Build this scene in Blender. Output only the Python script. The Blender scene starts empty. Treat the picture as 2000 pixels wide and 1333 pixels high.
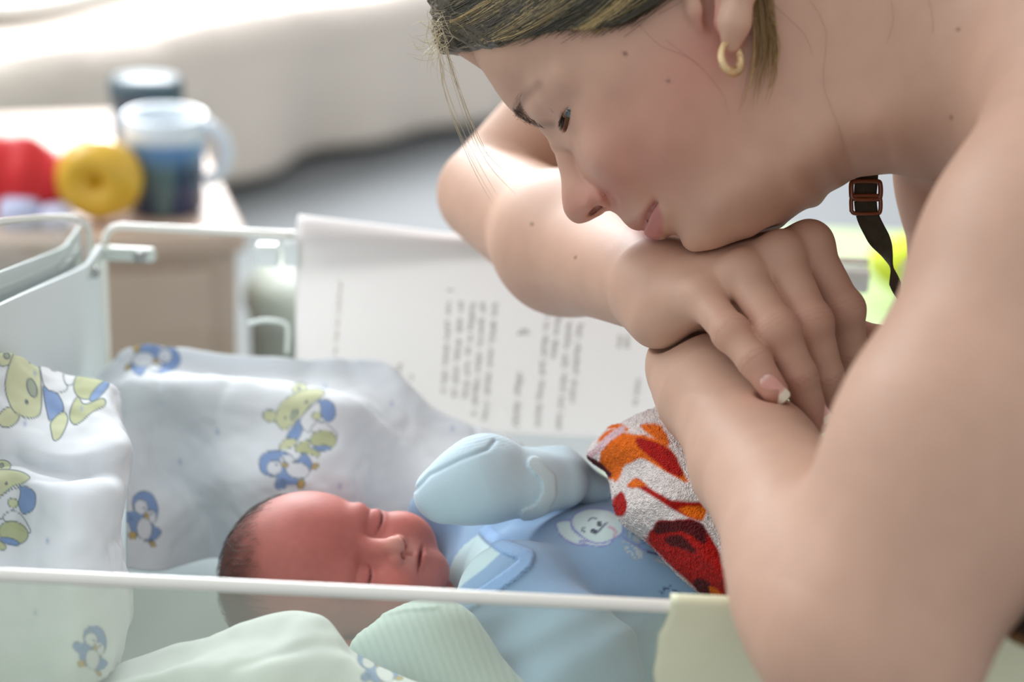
import bpy, math, random
import numpy as np
from concurrent.futures import ThreadPoolExecutor
from mathutils import Matrix, Vector
random.seed(7); RNG = np.random.default_rng(11)
scene = bpy.context.scene
COL = scene.collection
# ------------------------------------------------------------------ camera
F = 3800.0                      # focal length in pixels of the 2000 x 1333 frame
RIM = 0.90                      # height of the crib rim above the floor
CAM = np.array([0.0, 0.0, RIM + 0.416])
_t, _s = math.radians(21.4), math.radians(2.7)
FWD = np.array([0, math.cos(_t), -math.sin(_t)])
_u0 = np.array([0, math.sin(_t), math.cos(_t)]); _r0 = np.array([1.0, 0, 0])
RGT = _r0*math.cos(_s) + _u0*math.sin(_s)
UPV = _u0*math.cos(_s) - _r0*math.sin(_s)
cd = bpy.data.cameras.new('camera'); cam = bpy.data.objects.new('camera', cd); COL.objects.link(cam)
cd.sensor_width = 36.0; cd.lens = F*36.0/2000.0
cd.clip_start = 0.05; cd.clip_end = 100
cd.dof.use_dof = True; cd.dof.focus_distance = 0.995
cd.dof.aperture_fstop = (cd.lens/1000.0)/0.0165
cam.matrix_world = Matrix(((RGT[0], UPV[0], -FWD[0], CAM[0]), (RGT[1], UPV[1], -FWD[1], CAM[1]),
                           (RGT[2], UPV[2], -FWD[2], CAM[2]), (0, 0, 0, 1)))
scene.camera = cam
# ------------------------------------------------------------------ world, lights, exposure
w = bpy.data.worlds.new('world'); scene.world = w; w.use_nodes = True
w.node_tree.nodes['Background'].inputs[0].default_value = (0.93, 0.97, 1.0, 1)
w.node_tree.nodes['Background'].inputs[1].default_value = 0.66
def area(name, loc, target, sx, sy, power, color=(1, 1, 1)):
    l = bpy.data.lights.new(name, 'AREA'); l.shape = 'RECTANGLE'; l.size = sx; l.size_y = sy
    l.energy = power; l.color = color
    o = bpy.data.objects.new(name, l); COL.objects.link(o); o.location = loc
    o.rotation_euler = (Vector(target)-Vector(loc)).to_track_quat('-Z', 'Y').to_euler()
    return o
area('window_daylight', (-1.5, 5.6, 2.7), (-0.2, 1.6, 0.6), 3.0, 1.8, 360, (0.95, 0.98, 1.0))
area('side_window_daylight', (-1.5, 1.9, 2.1), (-0.2, 1.0, 0.8), 1.5, 1.2, 21, (0.97, 0.99, 1.0))
scene.view_settings.view_transform = 'Standard'; scene.view_settings.look = 'None'
scene.view_settings.exposure = 0.32; scene.view_settings.gamma = 1.0
scene.view_settings.use_curve_mapping = False
# ------------------------------------------------------------------ helpers
def P(px, py, d):
    """point of the place seen at pixel (px,py) at distance d along the optical axis"""
    px = np.asarray(px, float); py = np.asarray(py, float); d = np.asarray(d, float)
    return CAM + d[..., None]*(FWD + ((px-1000)/F)[..., None]*RGT - ((py-666.5)/F)[..., None]*UPV)
def Pl(*pts): a = np.array(pts, float); return P(a[:, 0], a[:, 1], a[:, 2])
def pix(p):
    v = p-CAM; d = v@FWD
    return 1000+F*(v@RGT)/d, 666.5-F*(v@UPV)/d, d
def on_plane(px, py, point, normal):
    r = FWD+(px-1000)/F*RGT-(py-666.5)/F*UPV
    t = np.dot(np.asarray(point)-CAM, normal)/np.dot(r, normal)
    return CAM+t*r
def on_z(px, py, z): return on_plane(px, py, (0, 0, z), np.array([0, 0, 1.0]))
def on_y(px, py, y): return on_plane(px, py, (0, y, 0), np.array([0, 1.0, 0]))
def lin(c):
    c = np.asarray(c, float)/255.0
    return np.where(c <= 0.04045, c/12.92, ((c+0.055)/1.055)**2.4)
def smin(a, b, k):
    h = np.clip(0.5+0.5*(b-a)/k, 0, 1); return b+(a-b)*h-k*h*(1-h)
def smax(a, b, k): return -smin(-a, -b, k)
def rcone(p, a, b, ra, rb):
    x = p[:, 0]-a[0]; y = p[:, 1]-a[1]; z = p[:, 2]-a[2]; bx, by, bz = (float(v) for v in (b-a)); bb = bx*bx+by*by+bz*bz
    t = np.clip((x*bx+y*by+z*bz)/bb, 0, 1)
    x = x-t*bx; y = y-t*by; z = z-t*bz
    return np.sqrt(x*x+y*y+z*z)-(ra+(rb-ra)*t)
def dist(p, c):
    x = p[:, 0]-c[0]; y = p[:, 1]-c[1]; z = p[:, 2]-c[2]; return np.sqrt(x*x+y*y+z*z)
def sph(p, c, r): return dist(p, c)-r
def dotv(p, c, v):
    return (p[:, 0]-c[0])*v[0]+(p[:, 1]-c[1])*v[1]+(p[:, 2]-c[2])*v[2]
def ell(p, c, axes, rad):
    u = [dotv(p, c, a)/r for a, r in zip(axes, rad)]
    k0 = np.sqrt(u[0]*u[0]+u[1]*u[1]+u[2]*u[2]); k1 = np.sqrt((u[0]/rad[0])**2+(u[1]/rad[1])**2+(u[2]/rad[2])**2)+1e-9
    return k0*(k0-1)/k1
def chain(p, pts, rads, k=0.004):
    d = None
    for i in range(len(pts)-1):
        e = rcone(p, pts[i], pts[i+1], rads[i], rads[i+1])
        d = e if d is None else smin(d, e, k)
    return d
def sstep(x, a, b):
    t = np.clip((x-a)/(b-a), 0, 1); return t*t*(3-2*t)

POOL = ThreadPoolExecutor(4)
def par(f, p, n=60000):
    """evaluate f over points in parallel column-major chunks"""
    ch = [np.asfortranarray(p[s:s+n]) for s in range(0, len(p), n)]
    return np.concatenate(list(POOL.map(f, ch))) if ch else np.zeros(0)
def surface_nets(f, lo, hi, h, project=1):
    """sparse surface nets: polygonise f=0 inside the box lo..hi with cells of size h"""
    B = 8; lo = np.asarray(lo, float); hi = np.asarray(hi, float); H = B*h
    n = np.ceil((hi-lo)/H).astype(int)
    I = np.stack(np.meshgrid(*[np.arange(k) for k in n], indexing='ij'), -1).reshape(-1, 3)
    J = np.stack(np.meshgrid(*[np.arange(k+1) for k in n], indexing='ij'), -1).reshape(-1, 3)
    sg = (par(f, lo+J*H) < 0).reshape(n+1); cs = np.zeros(n, int)
    for dx in (0, 1):
        for dy in (0, 1):
            for dz in (0, 1): cs += sg[dx:dx+n[0], dy:dy+n[1], dz:dz+n[2]]
    I = I[(np.abs(par(f, lo+(I+0.5)*H)) < H*1.1) | ((cs > 0) & (cs < 8)).ravel()]
    NY, NZ = int(n[1]*B+2), int(n[2]*B+2)
    g = np.arange(B+1); G = np.stack(np.meshgrid(g, g, g, indexing='ij'), -1)
    keys = []; pos = []; edges = []
    for s in range(0, len(I), 2000):
        b = I[s:s+2000]; base = b*B
        pts = lo+(base[:, None, None, None, :]+G[None])*h
        v = par(f, pts.reshape(-1, 3)).reshape(len(b), B+1, B+1, B+1)
        neg = v < 0
        cnt = np.zeros((len(b), B, B, B), int)
        for dx in (0, 1):
            for dy in (0, 1):
                for dz in (0, 1):
                    cnt += neg[:, dx:dx+B, dy:dy+B, dz:dz+B]
        act = np.argwhere((cnt > 0) & (cnt < 8))
        if len(act):
            bi, x, y, z = act.T
            acc = np.zeros((len(act), 3)); num = np.zeros(len(act))
            for ax in range(3):
                o1, o2 = [q for q in range(3) if q != ax]
                for i in (0, 1):
                    for j in (0, 1):
                        o = [0, 0, 0]; o[o1] = i; o[o2] = j; e = list(o); e[ax] = 1
                        va = v[bi, x+o[0], y+o[1], z+o[2]]; vb = v[bi, x+e[0], y+e[1], z+e[2]]
                        cr = (va < 0) != (vb < 0)
                        t = np.where(cr, va/np.where(cr, va-vb, 1), 0)
                        pt = np.tile(np.array(o, float), (len(act), 1)); pt[:, ax] = t
                        acc += pt*cr[:, None]; num += cr
            cell = base[bi]+np.stack([x, y, z], 1)
            pos.append(lo+(cell+acc/num[:, None])*h)
            keys.append((cell[:, 0]*NY+cell[:, 1])*NZ+cell[:, 2])
        for ax in range(3):
            a0 = neg[:, :B, :B, :B]
            sl = [slice(0, B)]*3; sl[ax] = slice(1, B+1)
            a1 = neg[(slice(None),)+tuple(sl)]
            w_ = np.argwhere(a0 != a1)
            if len(w_):
                edges.append(np.concatenate([base[w_[:, 0]]+w_[:, 1:], np.full((len(w_), 1), ax),
                                             a0[tuple(w_.T)][:, None].astype(int)], 1))
    keys = np.concatenate(keys); pos = np.concatenate(pos); edges = np.concatenate(edges)
    o = np.argsort(keys); keys = keys[o]; pos = pos[o]
    quads = []
    for ax in range(3):
        e = edges[edges[:, 3] == ax]; o1, o2 = (ax+1) % 3, (ax+2) % 3
        idx = []; ok = np.ones(len(e), bool)
        for d1, d2 in ((-1, -1), (0, -1), (0, 0), (-1, 0)):
            c = e[:, :3].copy(); c[:, o1] += d1; c[:, o2] += d2
            k = (c[:, 0]*NY+c[:, 1])*NZ+c[:, 2]
            j = np.clip(np.searchsorted(keys, k), 0, len(keys)-1)
            ok &= keys[j] == k; idx.append(j)
        q = np.stack(idx, 1); flip = e[:, 4] == 0
        q[flip] = q[flip][:, ::-1]
        quads.append(q[ok])
    quads = np.concatenate(quads)
    for _ in range(project):
        eps = h*0.5
        def newton(p):
            f0 = f(p); p = p.copy()
            gr = np.stack([f(np.asfortranarray(p+np.eye(3)[i]*eps))-f0 for i in range(3)], 1)/eps
            st = np.clip(f0/((gr*gr).sum(1)+1e-6), -h, h)
            return p-gr*st[:, None]
        pos = par(newton, pos)
    return pos, quads

def np_mesh(name, verts, faces, colors=None, smooth=True, uvs=None):
    """verts (n,3); faces (m,k) int array or list of such arrays"""
    me = bpy.data.meshes.new(name)
    fl = faces if isinstance(faces, list) else [faces]
    fl = [np.asarray(f, np.int32) for f in fl if len(f)]
    me.vertices.add(len(verts)); me.vertices.foreach_set('co', np.asarray(verts, np.float32).ravel())
    loops = np.concatenate([f.ravel() for f in fl]); tot = np.concatenate([np.full(len(f), f.shape[1], np.int32) for f in fl])
    st = np.concatenate([[0], np.cumsum(tot)[:-1]]).astype(np.int32)
    me.loops.add(len(loops)); me.loops.foreach_set('vertex_index', loops)
    me.polygons.add(len(tot)); me.polygons.foreach_set('loop_start', st)
    me.update(calc_edges=True)
    if smooth: me.polygons.foreach_set('use_smooth', np.ones(len(tot), bool))
    if colors is not None:
        a = me.color_attributes.new('Col', 'FLOAT_COLOR', 'POINT')
        c = np.ones((len(verts), 4), np.float32); c[:, :3] = colors
        a.data.foreach_set('color', c.ravel())
    me.validate(); me.update()
    return me
def link(name, me, mat=None, parent=None, loc=None):
    o = bpy.data.objects.new(name, me); COL.objects.link(o)
    if mat is not None and me is not None and len(me.materials) == 0: me.materials.append(mat)
    if loc is not None: o.location = loc
    if parent is not None:
        o.parent = parent; o.matrix_parent_inverse = parent_inv(parent)
    return o
def parent_inv(p): 
    return Matrix.Translation(p.location).inverted() if p.rotation_euler == Matrix().to_euler() else p.matrix_basis.inverted()
def tag(o, label=None, cat=None, group=None, kind=None):
    if label: o['label'] = label
    if cat: o['category'] = cat
    if group: o['group'] = group
    if kind: o['kind'] = kind
    return o
def empty(name, loc):
    o = bpy.data.objects.new(name, None); COL.objects.link(o); o.location = [float(v) for v in loc]
    o.empty_display_size = 0.05; return o
# ---- materials
def principled(name, color=(0.8, 0.8, 0.8), rough=0.5, spec=0.5, attr=False, sss=0.0, sss_r=(1, .35, .2), sss_scale=0.006,
               bump=None, coat=0.0, metal=0.0, mottle=None, sheen=0.0, trans=0.0):
    m = bpy.data.materials.new(name); m.use_nodes = True; nt = m.node_tree; b = nt.nodes['Principled BSDF']
    b.inputs['Base Color'].default_value = (*color, 1); b.inputs['Roughness'].default_value = rough
    b.inputs['Specular IOR Level'].default_value = spec; b.inputs['Metallic'].default_value = metal
    b.inputs['Coat Weight'].default_value = coat; b.inputs['Sheen Weight'].default_value = sheen
    if sss:
        b.inputs['Subsurface Weight'].default_value = sss; b.inputs['Subsurface Radius'].default_value = sss_r
        b.inputs['Subsurface Scale'].default_value = sss_scale
    out = None
    if attr:
        a = nt.nodes.new('ShaderNodeAttribute'); a.attribute_name = 'Col'; out = a.outputs['Color']
    tc = None
    if mottle or bump:
        tc = nt.nodes.new('ShaderNodeTexCoord')
    if mottle:                                   # (scale, amount, tint) fine colour variation of the thing itself
        n = nt.nodes.new('ShaderNodeTexNoise'); n.inputs['Scale'].default_value = mottle[0]; n.inputs['Detail'].default_value = 4
        nt.links.new(tc.outputs['Object'], n.inputs['Vector'])
        r = nt.nodes.new('ShaderNodeMapRange'); r.inputs[1].default_value = 0.35; r.inputs[2].default_value = 0.7
        r.inputs[3].default_value = 0; r.inputs[4].default_value = mottle[1]
        nt.links.new(n.outputs['Fac'], r.inputs[0])
        mx = nt.nodes.new('ShaderNodeMix'); mx.data_type = 'RGBA'; mx.blend_type = 'MULTIPLY'
        nt.links.new(r.outputs[0], mx.inputs[0])
        if out is not None: nt.links.new(out, mx.inputs[6])
        else: mx.inputs[6].default_value = (*color, 1)
        mx.inputs[7].default_value = (*mottle[2], 1); out = mx.outputs[2]
    if out is not None: nt.links.new(out, b.inputs['Base Color'])
    if bump:                                     # (scale, distance, kind)
        if bump[2] == 'noise':
            n = nt.nodes.new('ShaderNodeTexNoise'); n.inputs['Scale'].default_value = bump[0]; n.inputs['Detail'].default_value = 3
            src = n.outputs['Fac']
        elif bump[2] == 'voronoi':
            n = nt.nodes.new('ShaderNodeTexVoronoi'); n.inputs['Scale'].default_value = bump[0]; src = n.outputs['Distance']
        else:
            n = nt.nodes.new('ShaderNodeTexWave'); n.inputs['Scale'].default_value = bump[0]; src = n.outputs['Fac']
            n.bands_direction = bump[2]; n.inputs['Distortion'].default_value = 0.6; n.inputs['Detail Scale'].default_value = 2
        nt.links.new(tc.outputs['Object'], n.inputs['Vector'])
        bp = nt.nodes.new('ShaderNodeBump'); bp.inputs['Distance'].default_value = bump[1]; bp.inputs['Strength'].default_value = bump[3] if len(bump) > 3 else 0.6
        nt.links.new(src, bp.inputs['Height']); nt.links.new(bp.outputs[0], b.inputs['Normal'])
    if trans:
        t = nt.nodes.new('ShaderNodeBsdfTranslucent'); ms = nt.nodes.new('ShaderNodeMixShader'); ms.inputs[0].default_value = trans
        if out is not None: nt.links.new(out, t.inputs['Color'])
        else: t.inputs['Color'].default_value = (*color, 1)
        nt.links.new(b.outputs[0], ms.inputs[1]); nt.links.new(t.outputs[0], ms.inputs[2])
        nt.links.new(ms.outputs[0], nt.nodes['Material Output'].inputs['Surface'])
    return m
def acrylic(name, tint, haze, haze_col, spec=0.9):
    """thin clear plastic: tinted straight-through light, a little milky haze, mirror reflection by Fresnel"""
    m = bpy.data.materials.new(name); m.use_nodes = True; nt = m.node_tree; nt.nodes.remove(nt.nodes['Principled BSDF'])
    t = nt.nodes.new('ShaderNodeBsdfTransparent'); t.inputs[0].default_value = (*tint, 1)
    d = nt.nodes.new('ShaderNodeBsdfDiffuse'); d.inputs[0].default_value = (*haze_col, 1)
    g = nt.nodes.new('ShaderNodeBsdfGlossy'); g.inputs['Roughness'].default_value = 0.04
    m1 = nt.nodes.new('ShaderNodeMixShader'); m1.inputs[0].default_value = haze
    nt.links.new(t.outputs[0], m1.inputs[1]); nt.links.new(d.outputs[0], m1.inputs[2])
    fr = nt.nodes.new('ShaderNodeFresnel'); fr.inputs[0].default_value = 1.45
    mu = nt.nodes.new('ShaderNodeMath'); mu.operation = 'MULTIPLY'; mu.inputs[1].default_value = spec
    nt.links.new(fr.outputs[0], mu.inputs[0])
    m2 = nt.nodes.new('ShaderNodeMixShader'); nt.links.new(mu.outputs[0], m2.inputs[0])
    nt.links.new(m1.outputs[0], m2.inputs[1]); nt.links.new(g.outputs[0], m2.inputs[2])
    nt.links.new(m2.outputs[0], nt.nodes['Material Output'].inputs['Surface'])
    return m
# ---- simple meshes
def box_mesh(name, lo, hi, bevel=0.0, seg=3):
    import bmesh
    bm = bmesh.new(); bmesh.ops.create_cube(bm, size=1)
    lo = np.asarray(lo, float); hi = np.asarray(hi, float)
    for v in bm.verts: v.co = Vector((lo+hi)/2)+Vector([v.co[i]*(hi-lo)[i] for i in range(3)])
    if bevel: bmesh.ops.bevel(bm, geom=bm.edges[:], offset=bevel, segments=seg, profile=0.5, affect='EDGES')
    me = bpy.data.meshes.new(name); bm.to_mesh(me); bm.free()
    for p in me.polygons: p.use_smooth = bool(bevel)
    return me
def tube(path, rad, sides=8, closed=False, caps=True):
    """swept tube along path (n,3) -> verts, quads (list with cap fans as triangles)"""
    path = np.asarray(path, float); n = len(path); rad = np.broadcast_to(np.asarray(rad, float), (n,))
    tan = np.gradient(path, axis=0) if not closed else np.roll(path, -1, 0)-np.roll(path, 1, 0)
    tan /= np.linalg.norm(tan, axis=1)[:, None]+1e-12
    ref = np.array([0.0, 0, 1]) if abs(tan[0][2]) < 0.9 else np.array([1.0, 0, 0])
    nrm = np.zeros_like(path); v = ref-tan[0]*(ref@tan[0]); nrm[0] = v/np.linalg.norm(v)
    for i in range(1, n):
        v = nrm[i-1]-tan[i]*(nrm[i-1]@tan[i]); nrm[i] = v/(np.linalg.norm(v)+1e-12)
    bi = np.cross(tan, nrm)
    a = np.arange(sides)*2*np.pi/sides
    V = path[:, None]+rad[:, None, None]*(np.cos(a)[None, :, None]*nrm[:, None]+np.sin(a)[None, :, None]*bi[:, None])
    V = V.reshape(-1, 3); q = []
    for i in range(n if closed else n-1):
        j = (i+1) % n
        for k in range(sides):
            l = (k+1) % sides; q.append((i*sides+k, i*sides+l, j*sides+l, j*sides+k))
    tr = []
    if caps and not closed:
        V = np.concatenate([V, path[:1], path[-1:]]); c0, c1 = len(V)-2, len(V)-1
        for k in range(sides):
            l = (k+1) % sides; tr.append((c0, l, k)); tr.append((c1, (n-1)*sides+k, (n-1)*sides+l))
    return V, np.array(q), np.array(tr, int).reshape(-1, 3)
def tube_mesh(name, path, rad, sides=10, closed=False):
    V, q, t = tube(path, rad, sides, closed); return np_mesh(name, V, [q, t] if len(t) else [q])
def catmull(pts, n):
    """Catmull-Rom through pts (k,m) -> n samples per span"""
    pts = np.asarray(pts, float); k = len(pts)
    e = np.concatenate([[2*pts[0]-pts[1]], pts, [2*pts[-1]-pts[-2]]])
    t = np.linspace(0, 1, n, endpoint=False)[:, None]
    out = []
    for i in range(k-1):
        p0, p1, p2, p3 = e[i:i+4]
        out.append(0.5*((2*p1)+(-p0+p2)*t+(2*p0-5*p1+4*p2-p3)*t*t+(-p0+3*p1-3*p2+p3)*t**3))
    out.append(pts[-1:]); return np.concatenate(out)
def catmull_axis0(G, n):
    s = G.shape; return catmull(G.reshape(s[0], -1), n).reshape(-1, *s[1:])
def loft(rows, nu, nv):
    """rows (R,C,3) control points -> dense (R',C',3) grid"""
    G = np.asarray(rows, float); G = catmull_axis0(G, nu)
    return catmull_axis0(G.transpose(1, 0, 2), nv).transpose(1, 0, 2)
def grid_faces(R, C):
    i = np.arange(R*C).reshape(R, C)
    return np.stack([i[:-1, :-1], i[:-1, 1:], i[1:, 1:], i[1:, :-1]], -1).reshape(-1, 4)
def grid_normals(G):
    du = np.gradient(G, axis=0); dv = np.gradient(G, axis=1); n = np.cross(du, dv)
    return n/(np.linalg.norm(n, axis=2, keepdims=True)+1e-12)
def vnoise(p, scale, seed=0):
    """smooth value noise in -1..1 for points (n,3)"""
    q = p*scale; i = np.floor(q).astype(np.int64); f = q-i; f = f*f*(3-2*f); out = 0
    for dx in (0, 1):
        for dy in (0, 1):
            for dz in (0, 1):
                h = ((i[:, 0]+dx)*374761393+(i[:, 1]+dy)*668265263+(i[:, 2]+dz)*2147483647+seed*1274126177) & 0xffffffff
                h = ((h ^ (h >> 13))*1274126177) & 0xffffffff; h = (h ^ (h >> 16)) & 0xffff
                wgt = (f[:, 0] if dx else 1-f[:, 0])*(f[:, 1] if dy else 1-f[:, 1])*(f[:, 2] if dz else 1-f[:, 2])
                out = out+wgt*(h/32767.5-1)
    return out
# ---- flat prints: 2-D shapes
def poly_sd(x, y, pts):
    pts = np.asarray(pts, float); n = len(pts); d = np.full(x.shape, 1e9); ins = np.zeros(x.shape, bool)
    for i in range(n):
        ax, ay = pts[i]; bx, by = pts[(i+1) % n]; ex, ey = bx-ax, by-ay
        t = np.clip(((x-ax)*ex+(y-ay)*ey)/(ex*ex+ey*ey+1e-12), 0, 1)
        d = np.minimum(d, (x-ax-t*ex)**2+(y-ay-t*ey)**2)
        c = ((ay > y) != (by > y)) & (x < (bx-ax)*(y-ay)/(by-ay+1e-12)+ax); ins ^= c
    d = np.sqrt(d); return np.where(ins, -d, d)
def ell_sd(x, y, cx, cy, rx, ry, rot=0):
    c, s = math.cos(math.radians(rot)), math.sin(math.radians(rot)); u = (x-cx)*c+(y-cy)*s; v = -(x-cx)*s+(y-cy)*c
    k0 = np.sqrt((u/rx)**2+(v/ry)**2); k1 = np.sqrt((u/rx**2)**2+(v/ry**2)**2)+1e-9
    return k0*(k0-1)/k1
def line_sd(x, y, pts):
    d = np.full(x.shape, 1e9)
    for (ax, ay), (bx, by) in zip(pts[:-1], pts[1:]):
        ex, ey = bx-ax, by-ay; t = np.clip(((x-ax)*ex+(y-ay)*ey)/(ex*ex+ey*ey+1e-12), 0, 1)
        d = np.minimum(d, (x-ax-t*ex)**2+(y-ay-t*ey)**2)
    return np.sqrt(d)
def blend(col, m, c): return col*(1-m[:, None])+np.asarray(c)[None]*m[:, None]
def smooth_poly(pts, n=6):
    pts = list(pts); e = pts[-2:]+pts+pts[:2]; c = catmull(np.array(e, float), n); return c[2*n:len(c)-1-n]
import bmesh
WOMAN_H = 0.0013
# ================================================================== the woman
HEAD_D = 1.0
HYAW = math.radians(16)
HO = P(1300, 250, HEAD_D)
HU = math.cos(HYAW)*RGT-math.sin(HYAW)*FWD          # backwards along the head (image right)
HV = UPV.copy()
HL = -(math.cos(HYAW)*FWD+math.sin(HYAW)*RGT)       # towards her left side (the viewer)
def HP(px, py, w):                                  # pixel on the plane at lateral distance w (m) from her midplane
    return on_plane(px, py, HO+HL*w, HL)
def hab(px, py, w):
    v = HP(px, py, w)-HO; return v@HU, v@HV
PROFILE = [(862, -5), (864, 35), (878, 72), (900, 88), (921, 98), (937, 125), (964, 168), (991, 207), (1010, 226), (1024, 236), (1044, 245),
           (1062, 262), (1078, 292), (1100, 330), (1130, 365), (1160, 392), (1190, 411), (1206, 420), (1221, 437), (1233, 447), (1247, 451), (1256, 450),
           (1260, 458), (1272, 467), (1286, 470), (1299, 467), (1310, 459), (1322, 459), (1333, 474), (1344, 491), (1362, 504),
           (1385, 503), (1424, 492), (1463, 474), (1500, 456), (1522, 445), (1534, 433), (1573, 406), (1612, 378), (1651, 353),
           (1690, 343), (1741, 339), (1850, 345), (2000, 360)]
PROFILE_TOP = [(2000, -420), (1850, -380), (1720, -340), (1620, -330), (1520, -380), (1400, -425), (1270, -420), (1130, -365), (1010, -280),
               (920, -180), (875, -80)]
WID = [(950, 60, 3.6), (985, 130, 3.4), (1040, 70, 5.6), (1120, 60, 6.5), (1250, 40, 7.0), (1400, 0, 7.1), (1300, -120, 7.5), (1150, -150, 7.2),
       (1000, -80, 5.8), (920, -30, 3.6), (1400, -250, 6.8), (1250, -300, 6.2), (1100, -260, 5.2), (1520, -150, 6.3), (1560, -280, 4.6),
       (1030, 180, 2.6), (1065, 165, 4.2), (1050, 225, 1.7), (1100, 150, 5.3), (1085, 205, 3.4), (1100, 232, 3.1), (1085, 252, 1.6), (1112, 205, 4.1), (1128, 210, 4.9),
       (1130, 245, 4.3), (1125, 262, 3.6), (1112, 285, 2.3), (1150, 200, 5.7), (1150, 260, 5.1), (1180, 250, 5.7), (1230, 200, 6.3), (1300, 200, 6.7),
       (1145, 300, 4.7), (1160, 330, 4.7), (1186, 350, 4.6), (1212, 362, 4.3), (1118, 300, 1.1), (1134, 335, 1.2), (1155, 360, 1.4), (1178, 376, 2.0), (1230, 310, 5.3), (1300, 290, 6.0), (1360, 240, 6.4), (1200, 140, 6.7),
       (1195, 383, 2.5), (1222, 390, 2.75), (1240, 385, 3.3), (1215, 410, 1.55), (1240, 420, 1.75), (1262, 400, 2.8), (1250, 440, .95), (1281, 396, 3.0), (1268, 430, 1.75),
       (1280, 448, 1.4), (1300, 400, 3.35), (1318, 440, 2.0), (1300, 450, 1.5), (1340, 465, 2.0), (1350, 425, 3.4), (1330, 370, 4.35), (1400, 410, 4.5), (1400, 480, 1.9),
       (1450, 350, 5.3), (1460, 440, 3.2), (1380, 330, 5.35), (1500, 390, 4.2), (1430, 200, 6.5), (1480, 250, 6.0), (1540, 300, 5.5), (1560, 380, 3.6), (1620, 330, 3.9),
       (1560, 200, 5.7), (1600, 120, 5.6), (1600, 0, 5.8), (1700, 270, 4.9), (1690, 180, 5.6), (1760, 100, 6.0), (1650, -120, 5.5), (1640, -250, 3.9), (1750, -200, 5.0), (1750, 300, 3.6),
       (1860, 200, 6.2), (1900, 50, 6.6), (1900, -200, 5.5), (2000, 100, 7.0), (2000, -200, 6.0), (2000, 280, 5.0)]
NOSE = [(1052, 250), (1066, 265), (1077, 285), (1089, 320), (1097, 355), (1098, 386), (1102, 412), (1112, 428), (1128, 437), (1147, 433), (1163, 424), (1177, 414), (1192, 411)]
NOSEW = [(1082, 265, .62), (1100, 300, .72), (1112, 335, .9), (1118, 365, 1.15), (1112, 395, .95), (1128, 415, 1.0), (1140, 385, 1.6), (1152, 408, 1.45), (1160, 385, 1.85), (1176, 396, 1.8),
         (1190, 392, 1.5), (1120, 300, .8), (1150, 350, 1.3), (1210, 395, .6), (1230, 370, .3), (1160, 300, .5)]
def tps_fit(xy, val, reg=1e-9):
    n = len(xy); d2 = ((xy[:, None]-xy[None])**2).sum(2); K = 0.5*d2*np.log(d2+1e-18)+np.eye(n)*reg
    A = np.zeros((n+3, n+3)); A[:n, :n] = K; A[:n, n] = 1; A[:n, n+1:] = xy; A[n, :n] = 1; A[n+1:, :n] = xy.T
    return np.linalg.solve(A, np.concatenate([val, [0, 0, 0]]))
def tps_eval(x, xy, wt):
    out = np.empty(len(x)); n = len(xy)
    for s in range(0, len(x), 20000):
        d2 = ((x[s:s+20000, None]-xy[None])**2).sum(2)
        out[s:s+20000] = (0.5*d2*np.log(d2+1e-18))@wt[:n]+wt[n]+x[s:s+20000]@wt[n+1:]
    return out
GA0, GA1, GB0, GB1, GS = -0.14, 0.20, -0.085, 0.20, 0.0005
_ga = np.arange(GA0, GA1, GS); _gb = np.arange(GB0, GB1, GS)
def layer(boundary, widths, off, neg, step):
    xy = []; val = []
    b = [hab(x, y, 0) for x, y in boundary]
    for i, (a, c) in enumerate(b):
        xy.append((a, c)); val.append(0)
        if i % step == 0 and 0 < i < len(b)-1:
            t = np.array(b[i+1])-np.array(b[i-1]); t /= np.linalg.norm(t)
            nrm = np.array([t[1], -t[0]]); nrm = nrm if off > 0 else -nrm
            xy.append((a+nrm[0]*abs(off), c+nrm[1]*abs(off))); val.append(neg)
    for x, y, w_ in widths:
        xy.append(hab(x, y, w_/100)); val.append((w_/100)**2)
    for x, y in (((838, 60), (826, 0), (822, -90), (850, -190), (790, 70), (780, 0), (770, -90), (800, -190), (845, 110), (880, 140)) if len(boundary) > 30 else ()):
        xy.append(hab(x, y, 0)); val.append(-0.0007)
    xy = np.array(xy)*10; wt = tps_fit(xy, np.array(val)*100)
    g = np.stack(np.meshgrid(_ga, _gb, indexing='ij'), -1).reshape(-1, 2)*10
    return (tps_eval(g, xy, wt)/100).reshape(len(_ga), len(_gb))
_outer = PROFILE+PROFILE_TOP
QF = layer(_outer+[PROFILE[0]], WID, 0.022, -0.0010, 2)
QN = layer(NOSE, NOSEW, 0.010, -0.0002, 2)
def q_smax(a, b, k):
    h = np.clip(0.5+0.5*(a-b)/k, 0, 1); return b+(a-b)*h+k*h*(1-h)
QH = q_smax(QF, QN, 0.000012)
def sculpt(px_path, amount, sig, taper=None):
    """push the head surface out (+) or in (-) along a path of (px,py,w cm), gaussian profile of width sig"""
    global QH
    pts = [hab(x, y, w_/100) for x, y, w_ in px_path]
    A, Bm = np.meshgrid(_ga, _gb, indexing='ij')
    d = np.full(A.shape, 1e9); am = np.zeros(A.shape); tp_ = taper or [1]*len(pts)
    for i in range(max(1, len(pts)-1)):
        (ax, ay), (bx, by) = pts[i], pts[min(i+1, len(pts)-1)]; ex, ey = bx-ax, by-ay
        t = np.clip(((A-ax)*ex+(Bm-ay)*ey)/(ex*ex+ey*ey+1e-12), 0, 1); dd = (A-ax-t*ex)**2+(Bm-ay-t*ey)**2
        m = dd < d; d = np.where(m, dd, d); am = np.where(m, tp_[i]*(1-t)+tp_[min(i+1, len(pts)-1)]*t, am)
    W = np.sqrt(np.maximum(QH, 0)); de = amount*am*np.exp(-d/(sig*sig))
    de *= np.clip(W/.004, 0, 1)
    QH = np.where(QH > 0, np.maximum(W+de, .0003)**2, QH)
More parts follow.
